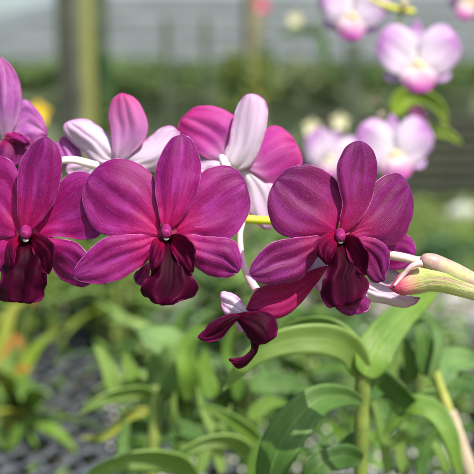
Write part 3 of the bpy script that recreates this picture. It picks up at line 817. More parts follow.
LL2([(396, 412, .68), (412, 406, .67), (434, 414, .665), (450, 438, .66), (462, 484, .66)], 11, [-0.3, -0.8, -0.4, 0.2], M['lf1'])
LL2([(438, 386, .71), (446, 366, .72), (462, 360, .73), (486, 366, .74)], 15, [0.3, -0.4, -0.5], M['lf4'])
LL2([(444, 400, .71), (454, 384, .72), (470, 384, .73), (490, 402, .74)], 11, [0.3, -0.4, -0.5], M['lf2'])

for a in ([(404, 474, .72), (400, 452, .72), (402, 430, .72), (410, 412, .725)], [(388, 474, .70), (384, 440, .70), (376, 410, .70), (366, 388, .70)],
          [(470, 470, .71), (462, 446, .71), (446, 428, .71), (430, 424, .71)], [(448, 474, .74), (440, 452, .74), (428, 440, .74), (410, 438, .74)],
          [(420, 480, .70), (424, 452, .70), (436, 430, .70), (452, 414, .70)], [(398, 400, .74), (392, 380, .74), (396, 352, .74), (408, 330, .74)]):
    LL2(a, 5.5, [0.1, 0.4], M[['lf1', 'lf3', 'lf4', 'lf1', 'lf3', 'lf2'][int(rng.integers(6))]])
pl4 = thing_px('orchid_plant', 'yellowing orchid plant with orange spots at the left edge, nearest the lower left corner', 'plant', 6, 470, 1.16)
for a, w_, mk in (([(6, 440, 1.16), (8, 415, 1.16), (14, 392, 1.16), (34, 384, 1.16)], 8, 'lfy'), ([(6, 440, 1.16), (2, 400, 1.17), (8, 360, 1.18), (20, 342, 1.18)], 7, 'lf3'),
                  ([(8, 400, 1.17), (14, 376, 1.18), (24, 368, 1.18), (32, 372, 1.18)], 5, 'lfo'), ([(2, 380, 1.2), (8, 352, 1.2), (16, 338, 1.2), (24, 350, 1.2)], 6, 'lfo'),
                  ([(0, 360, 1.22), (6, 330, 1.22), (14, 308, 1.22), (28, 300, 1.22)], 8, 'lfy'), ([(10, 400, 1.2), (26, 366, 1.2), (40, 344, 1.2), (58, 330, 1.2)], 7, 'lf6'),
                  ([(6, 450, 1.15), (20, 428, 1.15), (36, 420, 1.15), (52, 430, 1.15)], 7, 'lf1'), ([(6, 450, 1.15), (-4, 420, 1.15), (4, 400, 1.15), (20, 402, 1.15)], 6, 'lf3')):
    pxleaf('leaf', pl4, a, w_, [0.1, -0.3], M[mk])
sweep('cane', pxline([(6, 480, 1.17), (5, 440, 1.17), (6, 400, 1.18), (3, 360, 1.2)], 14), 0.0035, M['cane'], pl4, 8)
pl3 = thing_px('orchid_plant', 'orchid plant with arching pale leaves low in the middle, beside a glossy round leaf', 'plant', 170, 620, 0.78)
sweep('cane', pxline([(148, 600, .80), (152, 520, .80), (154, 440, .80), (156, 385, .80)], 30), 0.0042, M['cane'], pl3, 12)
sweep('cane', pxline([(250, 600, .80), (250, 520, .80), (252, 440, .80), (252, 380, .80)], 30), 0.0038, M['cane'], pl3, 12)
L3 = lambda *a, **k: pxleaf('leaf', pl3, *a, **k)
L3([(158, 392, .80), (172, 366, .79), (170, 344, .785), (152, 336, .78), (136, 328, .78)], 24, [0.0, 0.3, 0.5, 0.3], M['lf4'], fold=0.3)
L3([(154, 396, .80), (140, 392, .79), (120, 394, .78), (100, 400, .77), (80, 414, .765)], 8, [-0.5, -0.8, -0.5], M['lf3'])
L3([(114, 392, .82), (110, 374, .82), (103, 358, .82), (94, 346, .82)], 9, [0.3, 0.2], M['lf3'])
L3([(134, 390, .82), (132, 376, .82), (128, 364, .82), (124, 352, .82)], 9, [0.3, 0.2], M['lf1'])
L3([(258, 474, .74), (252, 456, .735), (238, 442, .73), (214, 440, .725), (188, 450, .72), (156, 474, .72)], 8, [-0.3, -0.8, -0.8, -0.5], M['lf3'])
L3([(262, 444, .76), (244, 428, .755), (222, 414, .75), (196, 404, .75)], 8, [-0.3, -0.5, -0.2], M['lf1'])
L3([(196, 480, .72), (176, 462, .71), (140, 458, .70), (106, 466, .695), (76, 484, .69)], 12, [-0.3, -0.8, -0.8, -0.5], M['lf3'])
L3([(190, 400, .78), (188, 372, .77), (186, 350, .77), (196, 334, .77), (214, 330, .77)], 12, [0.1, 0.3, -0.4, -0.8], M['lf1'])
L3([(212, 398, .80), (206, 380, .80), (204, 362, .80), (206, 348, .80)], 10, 0.3, M['lf1'])
L3([(250, 388, .79), (272, 384, .79), (298, 386, .79), (318, 396, .79)], 12, [-0.6, -0.4], M['lf2'])
L3([(150, 430, .81), (132, 424, .81), (112, 430, .81), (96, 446, .81)], 7, [-0.6, -0.5], M['lf2'])
L3([(150, 410, .80), (128, 416, .80), (106, 436, .80), (80, 438, .80)], 6, [-0.2, -0.2], M['lfy'])
L3([(156, 440, .80), (176, 430, .80), (196, 434, .80), (214, 452, .80)], 9, [-0.5, -0.5], M['lf2'])
L3([(250, 420, .78), (268, 404, .78), (290, 404, .78)], 8, [-0.5, -0.5], M['lf1'])
L3([(252, 480, .72), (262, 450, .72), (282, 436, .72), (306, 440, .72)], 9, [-0.5, -0.5], M['lf1'])

for a, w_ in (([(200, 474, .76), (206, 450, .76), (222, 426, .76), (232, 404, .76)], 6), ([(222, 474, .77), (216, 440, .77), (204, 412, .77), (196, 384, .77)], 6),
          ([(280, 474, .80), (276, 440, .80), (284, 408, .80), (300, 384, .80)], 7), ([(176, 474, .80), (180, 446, .80), (172, 416, .80), (176, 388, .80)], 7),
          ([(238, 400, .84), (236, 376, .84), (226, 352, .84), (232, 326, .84)], 7), ([(262, 420, .82), (270, 392, .82), (262, 366, .82), (270, 344, .82)], 7),
          ([(130, 470, .80), (122, 446, .80), (126, 420, .80), (116, 404, .80)], 6), ([(196, 372, .86), (180, 352, .86), (176, 330, .86), (188, 306, .86)], 7)):
    L3(a, w_, [0.1, 0.5], M[['lf1', 'lf3', 'lf4', 'lf1', 'lf2'][int(rng.integers(5))]])

# ------------------------------------------------------------------ random orchid plants on the bench
def world_leaf(p0, az, L, w, rise, droop, n=14):
    t = np.linspace(0, 1, n)
    h = np.array([math.cos(az), math.sin(az), 0])
    r = L * (t * 0.95) * math.cos(rise * 0.5)
    z = L * (math.sin(rise) * t - droop * t ** 2)
    sp = p0 + h * r[:, None] + np.array([0, 0, 1]) * z[:, None]
    side = np.tile(np.array([-math.sin(az), math.cos(az), 0]), (n, 1))
    tw = rng.uniform(-0.5, 0.5)
    side = side * math.cos(tw) + np.array([0, 0, 1]) * math.sin(tw)
    return sp, side, w * lprof(t, 0.4)


POT = mat_plain('pot_clay_black', (0.035, 0.035, 0.038, 1), (0.06, 0.055, 0.05, 1), 40, 0.6)


def bench_plant(x, y, z, h, nl, label, mats, seed, spread=1.0, lw=0.012):
    global rng
    keep = rng
    rng = np.random.default_rng(seed)
    p = thing('orchid_plant', label, 'plant', (x, y, z), 'potted orchid plants on the bench')
    # pot
    t = np.array([0, .02, .25, .9, .93, 1.0, 1.0])
    zz = z - 0.056 + 0.055 * t
    rr = 0.024 + 0.008 * t + np.array([0, 0, 0, 0, .003, .003, -.004])
    sweep('pot', np.stack([np.full(7, x) + 1e-4 * t, np.full(7, y), zz + 1e-4 * np.arange(7)], 1), rr, POT, p, 16)
    nc = max(1, nl // 4)
    for c in range(nc):
        a = rng.uniform(0, 6.28); r = rng.uniform(0, 0.018)
        bx, by = x + r * math.cos(a), y + r * math.sin(a)
        hh = (h + 0.03) * rng.uniform(0.6, 1.0)
        tx, ty = bx + rng.uniform(-.25, .25) * hh, by + rng.uniform(-.2, .2) * hh
        q = np.linspace(0, 1, 12)[:, None]
        pts = np.array([bx, by, z - 0.01]) * (1 - q) + np.array([tx, ty, z + 0.02 + hh]) * q
        sweep('cane', pts, 0.0036 + 0.001 * np.sin(q[:, 0] * 3), M['cane'], p, 8)
        for l in range(4):
            f_ = 0.35 + 0.65 * (l + 1) / 4
            p0 = pts[int(f_ * 11)]
            az = rng.uniform(0, 6.28)
            sp, sd_, w = world_leaf(p0, az, rng.uniform(0.08, 0.15) * spread, lw * rng.uniform(0.8, 1.25), rng.uniform(0.3, 1.2), rng.uniform(0.2, 0.9))
            g, uv = ribbon_arrays(sp, sd_, w, 0.25, 5)
            mt = mats[int(rng.integers(len(mats)))]
            shell(g, 0.001, 'leaf', [mt, mt], p, uv)
    rng = keep


BZ = 1.15
spots = []
def B(px, Y, h, nl, label, mats, **k):
    x = (px - HW) / FPX * Y * 0.99
    spots.append((x, Y))
    bench_plant(x, Y, BZ, h, int(nl * 1.7), label, mats, 100 + len(spots), **dict(dict(spread=0.72, lw=0.0085), **k))

YL = [M['lf3'], M['lfy'], M['lf1'], M['lf1'], M['lf3'], M['lfo']]
GL = [M['lf1'], M['lf2'], M['lf5'], M['lf4'], M['lf3']]
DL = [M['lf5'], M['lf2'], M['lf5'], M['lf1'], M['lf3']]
B(6, 1.30, .07, 8, 'yellowing orchid plant with orange-tinged leaves at the left edge of the bench', YL)
B(-2, 1.50, .12, 8, 'yellow-leaved orchid plant under the left magenta flower, farther than the orange-tinged one', YL)
B(46, 1.62, .10, 8, 'pale yellow-green orchid plant behind the netted surface on the left', [M['lf3'], M['lfy'], M['lf1']])
B(86, 1.68, .13, 12, 'fresh green orchid plant under the gap left of the middle flower', [M['lf1'], M['lf3']])
B(122, 1.50, .11, 12, 'broad-leaved bright green orchid plant below the middle flower', [M['lf1'], M['lf3'], M['lf4']])
B(200, 1.62, .11, 12, 'orchid plant with mixed green leaves right of the middle flower lip', GL)
B(168, 1.30, .05, 8, 'short orchid plant tucked behind the glossy round leaf low in the middle', GL)
B(232, 1.45, .09, 12, 'green orchid plant behind the drooping crimson flower', GL)
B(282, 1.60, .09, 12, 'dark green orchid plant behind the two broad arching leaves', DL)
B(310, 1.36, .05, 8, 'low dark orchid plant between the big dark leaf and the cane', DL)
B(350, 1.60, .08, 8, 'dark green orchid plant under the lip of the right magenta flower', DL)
B(398, 1.36, .02, 8, 'low green orchid plant between the two canes at the lower right', GL)
B(468, 1.20, -.01, 6, 'orchid plant in the lower right corner near the dry cane', GL)
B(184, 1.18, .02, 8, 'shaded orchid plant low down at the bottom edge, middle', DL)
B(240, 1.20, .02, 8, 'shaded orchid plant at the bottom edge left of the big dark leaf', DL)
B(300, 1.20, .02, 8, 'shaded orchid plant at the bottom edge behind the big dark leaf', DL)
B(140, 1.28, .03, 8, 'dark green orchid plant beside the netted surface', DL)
B(10, 1.14, .015, 8, 'low orchid plant with fresh leaves in the lower left corner', [M['lf1'], M['lf3'], M['lf2'], M['lfy']])
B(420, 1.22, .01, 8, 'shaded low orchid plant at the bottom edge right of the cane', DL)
B(22, 1.44, .09, 12, 'bright yellow-green orchid plant between the two yellowing ones on the left', [M['lfy'], M['lf3'], M['lf3'], M['lf1']])
B(66, 1.74, .15, 12, 'tall fresh green orchid plant at the back of the bench on the left', [M['lf3'], M['lf1']])
B(110, 1.72, .15, 12, 'tall pale green orchid plant at the back of the bench under the middle flower', [M['lf3'], M['lf1'], M['lf4']])
B(146, 1.70, .13, 12, 'fresh green orchid plant at the back of the bench behind the dark lip', [M['lf1'], M['lf3']])
B(30, 1.68, .12, 12, 'pale yellow-green orchid plant at the bench back under the wide-lipped flower', [M['lf6'], M['lf3'], M['lfy']])
B(4, 1.40, .10, 12, 'lime green orchid plant at the left edge between the yellowing plants', [M['lf6'], M['lfy'], M['lf3'], M['lf1']], spread=0.9)
B(100, 1.60, .09, 12, 'lime green orchid plant on the bench just below the left flowers', [M['lf6'], M['lf1'], M['lf3']], spread=0.9)
B(214, 1.50, .10, 12, 'lime green orchid plant behind the tail of the drooping crimson flower', [M['lf6'], M['lf1'], M['lf3']], spread=0.9)
B(330, 1.70, .10, 12, 'fresh green orchid plant at the bench back behind the broad arching leaves', [M['lf6'], M['lf1'], M['lf2']])
B(256, 1.72, .13, 12, 'orchid plant at the back of the bench right of the drooping crimson flower', [M['lf3'], M['lf1'], M['lf2']])

# ------------------------------------------------------------------ bench with black netting and charcoal
bn = thing('nursery_bench', 'nursery bench topped with dark charcoal under grey plastic netting, lower left', 'bench', (0, 1.3, 0))
M['tray'] = mat_plain('tray_dark', (0.014, 0.014, 0.014, 1), (0.04, 0.035, 0.026, 1), 30, 0.8)
M['rail'] = mat_plain('rail_concrete', (0.17, 0.18, 0.18, 1), (0.27, 0.27, 0.26, 1), 12, 0.7)
M['wood'] = mat_plain('wood_brown', (0.12, 0.08, 0.05, 1), (0.20, 0.14, 0.09, 1), 15, 0.8)
boxes('tray', [((0.0, 1.22, BZ - 0.09), 1.66, 1.12, 0.03)], M['tray'], bn)
boxes('rail', [((0.0, 1.80, BZ - 0.012), 1.72, 0.034, 0.036)], M['rail'], bn, 0.004)
boxes('board', [((0.0, 1.845, BZ - 0.070), 1.72, 0.05, 0.05)], M['wood'], bn, 0.004)
for sx in (-0.80, 0.80):
    for yy in (0.70, 1.74):
        boxes('leg', [((sx, yy, (BZ - 0.107) / 2), 0.05, 0.05, BZ - 0.107)], M['wood'], bn)
# netting: diagonal knotted strands
M['net'] = mat_plain('net_plastic_grey', (0.055, 0.063, 0.072, 1), (0.11, 0.12, 0.135, 1), 60, 0.45)
V, F = [], []
def strip(p, q, w, z0):
    dd = np.array(q) - np.array(p); L = np.linalg.norm(dd); dd /= L
    nrm = np.array([-dd[1], dd[0]])
    k = max(2, int(L / 0.02)); o = len(V)
    for i in range(k + 1):
        c = np.array(p) + dd * L * i / k
        ww = w * (1 + 0.35 * math.sin(i * 2.1))
        zz = z0 + 0.003 * math.sin(i * 1.9 + p[0] * 40)
        for s_, dz in ((-1, 0), (-0.5, 0.003), (0.5, 0.003), (1, 0)):
            a = c + nrm * ww * s_
            V.append([a[0], a[1], zz + dz])
    for i in range(k):
        for j in range(3):
            a = o + i * 4 + j
            F.append([a, a + 4, a + 5, a + 1])
        F.append([o + i * 4, o + i * 4 + 3, o + i * 4 + 7, o + i * 4 + 4])
x0, x1, y0, y1 = -0.80, 0.80, 0.70, 1.76
step = 0.034
for sgn in (1, -1):
    slope = 1.9 * sgn
    c = -6.0
    while c < 6.0:
        pts = []
        for xx in (x0, x1):
            yy = slope * xx + c
            if y0 <= yy <= y1: pts.append((xx, yy))
        for yy in (y0, y1):
            xx = (yy - c) / slope
            if x0 <= xx <= x1: pts.append((xx, yy))
        if len(pts) >= 2 and np.hypot(pts[0][0] - pts[1][0], pts[0][1] - pts[1][1]) > 0.03:
            strip(pts[0], pts[1], 0.0038, BZ + 0.004 + (0.003 if sgn > 0 else 0))
        c += step * 1.9
mesh_obj('netting', V, F, M['net'], bn)
# charcoal lumps
V, F = [], []
M['coal'] = mat_plain('charcoal', (0.014, 0.014, 0.013, 1), (0.065, 0.055, 0.035, 1), 25, 0.6)
for i in range(5200):
    c = np.array([rng.uniform(-0.62, 0.62), rng.uniform(0.85, 1.76), BZ - 0.030 + rng.uniform(-.006, .006)])
    r = rng.uniform(0.006, 0.015)
    o = len(V)
    ph = rng.uniform(0, 6.28)
    for k in range(5):
        V.append((c + r * np.array([math.cos(ph + k * 1.257) * rng.uniform(.7, 1.1), math.sin(ph + k * 1.257) * rng.uniform(.7, 1.1), rng.uniform(-.2, .1)])).tolist())
    V.append((c + np.array([0, 0, r * 0.7])).tolist()); V.append((c - np.array([0, 0, r * 0.3])).tolist())
    for k in range(5):
        F.append([o + k, o + (k + 1) % 5, o + 5]); F.append([o + (k + 1) % 5, o + k, o + 6])
o = mesh_obj('charcoal', V, F, M['coal'], None, smooth=False, loc=(0, 1.3, BZ - 0.016))
tag(o, 'dark broken charcoal filling the bench under the netting', 'charcoal', kind='stuff')

# small moss leaves and pale lumps added to imitate glints among the pots
V, F, Mi = leaf_cloud(3400, lambda r: (np.array([0, 0, 0]) + (lambda Y, px: np.array([(px - HW) / FPX * Y, Y, BZ + abs(r.normal()) * 0.022]))(r.uniform(1.02, 1.76), r.choice([r.uniform(118, 474), r.uniform(118, 474), r.uniform(-20, 118)], p=[.49, .49, .02])), False), 0.011, 77)
o = mesh_obj('moss', V, F, [M['lf1'], M['lf2']], None, fmat=Mi, smooth=False, loc=(0, 1.3, BZ))
tag(o, 'small green seedlings and moss covering the bench between the orchid plants', 'moss', kind='stuff')
V, F = [], []
M['glint_pellet'] = mat_plain('glint_pellet_white', (0.55, 0.53, 0.50, 1), (0.70, 0.66, 0.62, 1), 90, 0.6)  # added pale lumps that imitate small bright glints
for i in range(1500):
    Y_ = rng.uniform(0.98, 1.76); px = rng.uniform(100, 474)
    c = np.array([(px - HW) / FPX * Y_, Y_, BZ + rng.uniform(0.0, 0.02)])
    r_ = rng.uniform(0.0015, 0.0038); o = len(V)
    for q in ((1, 0, 0), (-1, 0, 0), (0, 1, 0), (0, -1, 0), (0, 0, 1), (0, 0, -1)):
        V.append((c + r_ * np.array(q) * rng.uniform(0.7, 1.2)).tolist())
    for a, b_, c_ in ((0, 2, 4), (2, 1, 4), (1, 3, 4), (3, 0, 4), (2, 0, 5), (1, 2, 5), (3, 1, 5), (0, 3, 5)):
        F.append([o + a, o + b_, o + c_])
o = mesh_obj('glint_pellets', V, F, M['glint_pellet'], None, loc=(0, 1.3, BZ))
tag(o, 'scattered pale lumps added as glints between the orchid plants on the bench', 'potting pellets', kind='stuff')

# ------------------------------------------------------------------ ground
k = NT('ground_grass')
pos = k.pos()
g1 = k.noise(pos, 0.8, 5, 0.6); g2 = k.noise(pos, 6, 5, 0.7)
col = k.mix(k.step(g1, 0.4, 0.6), (0.10, 0.16, 0.04, 1), (0.17, 0.20, 0.07, 1))
col = k.mix(k.step(g2, 0.48, 0.68), col, (0.14, 0.12, 0.08, 1))
M['ground'] = k.finish(col, 0.9, g2, 0.5, 0.03)
o = mesh_obj('ground', [(-400, -60, 0), (400, -60, 0), (400, 800, 0), (-400, 800, 0)], [[0, 1, 2, 3]], M['ground'], None, smooth=False, loc=(0, 0, 0))
tag(o, kind='structure')
# path strip nearer, grey-brown
M['path'] = mat_plain('path_soil', (0.15, 0.135, 0.11, 1), (0.24, 0.215, 0.18, 1), 3, 0.9, 0, 0.5, 0.01)
o = mesh_obj('path', [(-12, 5.2, 0.004), (12, 5.2, 0.004), (12, 8.6, 0.004), (-12, 8.6, 0.004)], [[0, 1, 2, 3]], M['path'], None, smooth=False, loc=(0, 5, 0.004))
tag(o, kind='structure')

GR = [mat_plain('grass_a', (0.14, 0.24, 0.04, 1), (0.26, 0.34, 0.08, 1), 5, 0.6, 0.25), mat_plain('grass_b', (0.10, 0.17, 0.04, 1), (0.20, 0.24, 0.08, 1), 5, 0.6, 0.2)]


V, F, Mi = leaf_cloud(26000, lambda r: (np.array([r.uniform(-6, 6.5), 9.0 + 9.6 * r.uniform() ** 1.2, abs(r.normal()) * 0.07 + 0.02]), True), 0.07, 3)
o = mesh_obj('grass', V, F, GR, None, fmat=Mi, smooth=False, loc=(0, 13, 0))
tag(o, 'long yellow-green grass covering the ground in front of the fence', 'grass', kind='stuff')
V, F, Mi = leaf_cloud(9000, lambda r: (np.array([r.uniform(-3.5, 3.5), r.uniform(2.6, 6.5), abs(r.normal()) * 0.10 + 0.02]), True), 0.06, 4)
o = mesh_obj('weeds', V, F, GR, None, fmat=Mi, smooth=False, loc=(0, 4.5, 0))
tag(o, 'weeds growing on the ground just behind the bench', 'weeds', kind='stuff')


def shrub(x, y, z, rx, ry, rz, n, size, mats, label, seed, group=None, name='shrub', stem=True):
    t = thing(name, label, 'plant', (x, y, z), group)
    lumps = np.random.default_rng(seed + 50).uniform(-1, 1, (7, 3)) * np.array([rx, ry, rz]) * 0.6

    def fn(r):
        l = lumps[int(r.integers(7))]
        q = r.normal(size=3); q /= np.linalg.norm(q)
        q = q * r.uniform(0.3, 1) ** 0.5
        return np.array([x, y, z + rz]) + l + q * np.array([rx, ry, rz]) * 0.5, False
    V, F, Mi = leaf_cloud(n, fn, size, seed)
    mesh_obj('foliage', V, F, mats, t, fmat=Mi, smooth=False)
    if stem:
        sweep('stem', np.array([[x, y, z], [x + 0.01, y, z + rz * 0.6], [x, y, z + rz]]), [0.03, 0.02, 0.01], M['cane'], t, 6)
    return t


GD = [mat_plain('bush_a', (0.035, 0.10, 0.03, 1), (0.08, 0.17, 0.05, 1), 5, 0.5, 0.2), mat_plain('bush_b', (0.06, 0.13, 0.05, 1), (0.13, 0.22, 0.08, 1), 5, 0.5, 0.2)]
GY = [mat_plain('bush_y', (0.22, 0.26, 0.04, 1), (0.34, 0.33, 0.07, 1), 5, 0.5, 0.25), GD[1]]
GP = [mat_plain('bush_p', (0.30, 0.36, 0.16, 1), (0.45, 0.46, 0.28, 1), 5, 0.5, 0.2), GD[1]]

# ground plants between grass and path (background, blurred)
def wx(px, Y): return (px - HW) / FPX * Y
gp = [(450, 9.6, 'leafy green clump on the grass at the right edge beyond the bud'), (398, 10.5, 'round green clump in the grass just right of the dark flower'), (425, 8.9, 'dull green clump above the cream bud'), (262, 9.2, 'grassy clump seen under the yellow-green flower stem'), (60, 9.0, 'green clump hidden low behind the left flowers'), (250, 7.8, 'low green clump right of the middle flower, beyond the bench')]
for i, (px, Y, lb) in enumerate(gp):
    shrub(wx(px, Y), Y, 0, 0.32, 0.25, 0.20, 500, 0.06, GR if i % 2 else GD, lb, 20 + i, 'low clumps in the grass')
# pale stones on the grass
M['stone'] = mat_plain('stone_pale', (0.42, 0.42, 0.40, 1), (0.56, 0.55, 0.52, 1), 6, 0.8)
for (px, Y, r, lb) in [(464, 13.6, 0.16, 'whitish stone lying in the grass near the right edge'), (456, 8.3, 0.07, 'small pale stone on the ground above the cream bud')]:
    o = blob('stone', None, (0, 0, 0), 1, 1, 1, M['stone']) if False else None
    Vs, Fs = [], []
    rr = np.random.default_rng(int(px))
    for i in range(7):
        a = math.pi * i / 6
        for j in range(10):
            b = 2 * math.pi * j / 10
            q = r * (1 + 0.15 * rr.uniform(-1, 1))
            Vs.append([wx(px, Y) + q * 1.3 * math.sin(a) * math.cos(b), Y + q * math.sin(a) * math.sin(b), max(0.0, r * 0.4 + q * 0.8 * math.cos(a))])
    for i in range(6):
        for j in range(10):
            Fs.append([i * 10 + j, i * 10 + (j + 1) % 10, (i + 1) * 10 + (j + 1) % 10, (i + 1) * 10 + j])
    o = mesh_obj('stone', Vs, Fs, M['stone'], None, loc=(wx(px, Y), Y, 0))
    tag(o, lb, 'stone')

# ------------------------------------------------------------------ posts
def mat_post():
    k = NT('post_mossy_sunlit')
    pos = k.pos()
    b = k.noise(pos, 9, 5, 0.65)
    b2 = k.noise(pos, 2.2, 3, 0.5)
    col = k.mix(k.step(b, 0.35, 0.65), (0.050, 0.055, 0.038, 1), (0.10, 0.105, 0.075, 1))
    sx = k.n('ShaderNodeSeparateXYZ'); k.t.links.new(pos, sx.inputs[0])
    moss = k.step(k.math('ADD', sx.outputs[0], k.math('MULTIPLY', b2, 0.03)), 0.040, 0.050)  # mossy yellow strip with the sunlit right side painted into its colour
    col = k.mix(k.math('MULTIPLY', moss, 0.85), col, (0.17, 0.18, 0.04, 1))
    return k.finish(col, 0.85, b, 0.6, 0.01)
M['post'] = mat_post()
M['postd'] = mat_plain('post_dark', (0.035, 0.05, 0.03, 1), (0.07, 0.09, 0.05, 1), 8, 0.9)
M['postb'] = mat_plain('post_brownish', (0.13, 0.12, 0.08, 1), (0.20, 0.19, 0.11, 1), 8, 0.85)
Y = 4.0
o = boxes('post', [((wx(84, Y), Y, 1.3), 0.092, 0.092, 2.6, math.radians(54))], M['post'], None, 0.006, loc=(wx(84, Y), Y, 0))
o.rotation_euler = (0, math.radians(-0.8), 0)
tag(o, 'thick mossy concrete post left of the middle, its right side painted sunlit yellow-green', 'post')
Y = 5.6
o = boxes('post', [((wx(103, Y), Y, 1.3), 0.06, 0.06, 2.6)], M['postd'], None, 0.005, loc=(wx(103, Y), Y, 0))
tag(o, 'thin dark post standing just behind the mossy concrete post', 'post')
Y = 6.0
o = boxes('post', [((wx(253, Y), Y, 1.35), 0.085, 0.07, 2.7, 0.5)], M['postb'], None, 0.006, loc=(wx(253, Y), Y, 0))
tag(o, 'blurred brownish post above the flower with the white upright sepal', 'post')
Y = 9.0
o = boxes('post', [((wx(352, Y), Y, 0.93), 0.10, 0.08, 1.86)], M['postd'], None, 0.006, loc=(wx(352, Y), Y, 0))
tag(o, 'short dark post below the moth orchid cut by the top edge', 'post')
# epiphyte on the brownish post
shrub(wx(240, 5.9), 5.8, 1.36, 0.12, 0.08, 0.17, 420, 0.03, GY, 'yellowish leafy plant tied to the left of the brownish post', 41, name='climbing_plant')
shrub(wx(266, 5.9), 5.85, 1.44, 0.08, 0.06, 0.15, 260, 0.03, GY, 'yellow-green leafy plant clinging to the right of the brownish post', 42, name='climbing_plant')
shrub(wx(103, 5.4), 5.5, 1.30, 0.035, 0.035, 0.22, 240, 0.022, GD, 'dark green climber on the thin dark post', 43, name='climbing_plant')
# small far blossoms
def blossom(px, py, Y, r, mat, label):
    t = thing_px('small_flower', label, 'flower', px, py, Y)
    for i in range(5):
        a = i * 2 * math.pi / 5 + 0.3
        c = P(px, py, Y)
        g = np.zeros((8, 5, 3))
        for ii in range(8):
            for jj in range(5):
                tt = ii / 7; s_ = (jj / 4 - 0.5) * 2
                w_ = 0.42 * math.sin(math.pi * min(1, tt * 0.9 + 0.08))
                uu = tt; vv = s_ * w_
                g[ii, jj] = c + r * ((uu * math.cos(a) - vv * math.sin(a)) * RT + (uu * math.sin(a) + vv * math.cos(a)) * UP - 0.25 * tt * tt * FWD)
        shell(g, r * 0.06, 'petal', [mat, mat], t, face_to=CAM)
    c = P(px, py, Y)
    sweep('stem', np.stack([c + FWD * 0.02 * r, c - UP * r * 2 + FWD * r, c - UP * r * 5 + FWD * r * 1.5]), r * 0.07, M['cane'], t, 6)
M['yel'] = mat_plain('blossom_yellow', (0.75, 0.50, 0.02, 1), (0.85, 0.62, 0.05, 1), 50, 0.5, 0.3)
M['cream'] = mat_plain('blossom_cream', (0.62, 0.60, 0.36, 1), (0.75, 0.72, 0.50, 1), 50, 0.5, 0.3)
M['rose'] = mat_plain('blossom_rose', (0.50, 0.08, 0.16, 1), (0.60, 0.14, 0.22, 1), 50, 0.5, 0.3)
blossom(38, 114, 1.5, 0.017, M['yel'], 'yellow flower peeping above the petals at the left')
blossom(295, 20, 2.6, 0.017, M['cream'], 'blurred cream flower near the top, left of the top-edge moth orchid')
blossom(262, 5, 2.6, 0.020, M['rose'], 'small rose-red flower at the top edge by the brownish post')
blossom(312, 128, 1.5, 0.012, M['cream'], 'cream flower bud cluster, the left one beside the dark right flower top')
blossom(340, 122, 1.5, 0.012, M['cream'], 'cream flower bud cluster above the blurred whitish moth orchid')
t = thing_px('orchid_plant', 'hanging green strap leaf near the top, left of the top-edge moth orchid', 'plant', 300, 30, 2.5)
pxleaf('leaf', t, [(322, 34, 2.5), (306, 30, 2.5), (290, 32, 2.5), (276, 40, 2.5)], 5, -0.5, M['lf1'])
pxleaf('leaf', t, [(322, 34, 2.5), (326, 60, 2.5), (334, 84, 2.5)], 5, 0.3, M['lf2'])
sweep('stem', pxline([(322, 34, 2.5), (322, -20, 2.5)], 6), 0.003, M['cane'], t, 6)

# ------------------------------------------------------------------ shade house behind
YS = 19.0
shd = thing('shade_house', 'long low shade house with grey corrugated roof and green cloth wall', 'building', (0, YS, 0))
k = NT('roof_corrugated')
pos = k.pos()
w = k.n('ShaderNodeTexWave', wave_type='BANDS', bands_direction='Y')
k.set(w.inputs['Vector'], pos); w.inputs['Scale'].default_value = 0.35; w.inputs['Distortion'].default_value = 0.6
b = k.noise(pos, 1.5, 5, 0.6)
col = k.mix(k.step(b, 0.35, 0.7), (0.070, 0.084, 0.084, 1), (0.14, 0.16, 0.165, 1))
col = k.mix(k.math('MULTIPLY', w.outputs[1], 0.2), col, (0.17, 0.19, 0.185, 1))
M['roof'] = k.finish(col, 0.6, w.outputs[1], 0.5, 0.02)
# hipped roof : eave z 2.0 at Y 18.8, ridge z 3.6 at Y 27
xl, xr = -6.4, 22.0
ez, rz_ = 2.0, 3.55
rv = [(xl, YS - 0.25, ez), (xr, YS - 0.25, ez), (xr - 3, 26.5, rz_), (-3.5, 26.5, rz_), (xr, 34, ez), (xl, 34, ez)]
rv2 = [(a, b_, c - 0.06) for a, b_, c in rv]
mesh_obj('roof', rv + rv2, [[0, 1, 2, 3], [1, 4, 2], [4, 5, 3, 2], [5, 0, 3], [9, 8, 7, 6], [8, 10, 7], [8, 9, 11, 10], [9, 6, 11], [0, 6, 7, 1], [1, 7, 10, 4], [4, 10, 11, 5], [5, 11, 6, 0]], M['roof'], shd, smooth=False)
for i in range(5):
    f_ = 0.10 + i * 0.19
    boxes('batten', [((7.8, YS - 0.25 + (26.5 - YS + 0.25) * f_, ez + (rz_ - ez) * f_ + 0.035), 25 - 3 * f_, 0.06, 0.03)], M['postb'], shd)
M['cloth'] = mat_plain('shade_cloth_green', (0.13, 0.165, 0.09, 1), (0.19, 0.225, 0.13, 1), 1.2, 0.85, 0.1, 0.3, 0.02)
M['inside'] = mat_plain('interior_dark', (0.03, 0.035, 0.028, 1), (0.06, 0.065, 0.05, 1), 2, 0.9)
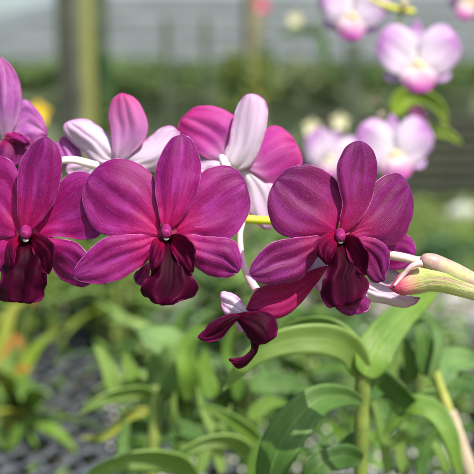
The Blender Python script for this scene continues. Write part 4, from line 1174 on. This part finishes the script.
# cloth wall as a slightly wavy sheet
nx = 160
xs = np.linspace(xl + 0.2, 20, nx)
g = np.zeros((nx, 9, 3))
for i, xx in enumerate(xs):
    for j in range(9):
        g[i, j] = (xx, YS + 0.05 + 0.03 * math.sin(xx * 3.1) + 0.03 * math.sin(xx * 7.3 + j), 0.50 + 1.18 * j / 8)
shell(g, 0.006, 'shade_cloth', [M['cloth'], M['cloth']], shd)
boxes('back_wall', [((7, 33, 0.95), 26, 0.1, 1.9)], M['inside'], shd)
pn = 0
for px in (-30, 95, 166, 206, 330, 415, 520):
    boxes('support_post', [((wx(px, YS), YS - 0.04, 0.97), 0.11, 0.08, 1.94)], M['postd'], shd)
boxes('top_rail', [((6.8, YS - 0.02, 1.72), 26.4, 0.05, 0.05)], M['postb'], shd)
boxes('bottom_rail', [((6.8, YS - 0.02, 0.47), 26.4, 0.05, 0.04)], M['postb'], shd)
GH = [mat_plain('hang_a', (0.20, 0.32, 0.09, 1), (0.34, 0.44, 0.18, 1), 5, 0.6, 0.25), GD[1]]
# hanging greenery showing in the gap under the eave
hg = 'hanging plants under the shade house eave'
nm = ['leftmost', 'second', 'third', 'fourth', 'fifth', 'sixth', 'seventh', 'eighth', 'ninth', 'tenth']
for i, px in enumerate(range(4, 474, 50)):
    shrub(wx(px, YS), YS - 0.35, 1.50, 0.55, 0.15, 0.25, 1300, 0.05, GP if i in (5, 6) else GH, 'green plant hanging under the grey roof edge, %s from the left' % nm[i], 60 + i, hg, 'hanging_plant', False)

# slatted wood rack on the right in front of the cloth
rk_ = thing('slatted_rack', 'low dark wooden slatted rack behind the pink moth orchids on the right', 'rack', (wx(420, 15), 15, 0))
M['slat'] = mat_plain('slat_dark', (0.035, 0.04, 0.026, 1), (0.06, 0.065, 0.042, 1), 4, 0.85)
for i, z in enumerate((0.12, 0.27, 0.42, 0.57, 0.72, 0.87, 1.02, 1.17)):
    boxes('slat', [((wx(425, 15), 15, z), 3.0, 0.03, 0.085)], M['slat'], rk_)
for px in (312, 420, 530):
    boxes('upright', [((wx(px, 15), 15.04, 0.62), 0.07, 0.045, 1.24)], M['postd'], rk_)
boxes('backing', [((wx(425, 15), 15.09, 0.60), 3.0, 0.02, 1.18)], M['inside'], rk_)
for px, lb in ((167, 'thin dark post in front of the grey roof, the left one of two'), (206, 'thin dark post in front of the grey roof, the right one of two')):
    o = boxes('post', [((wx(px, 17.5), 17.5, 1.27), 0.10, 0.08, 2.54)], M['postd'], None, 0.006, loc=(wx(px, 17.5), 17.5, 0))
    tag(o, lb, 'post')
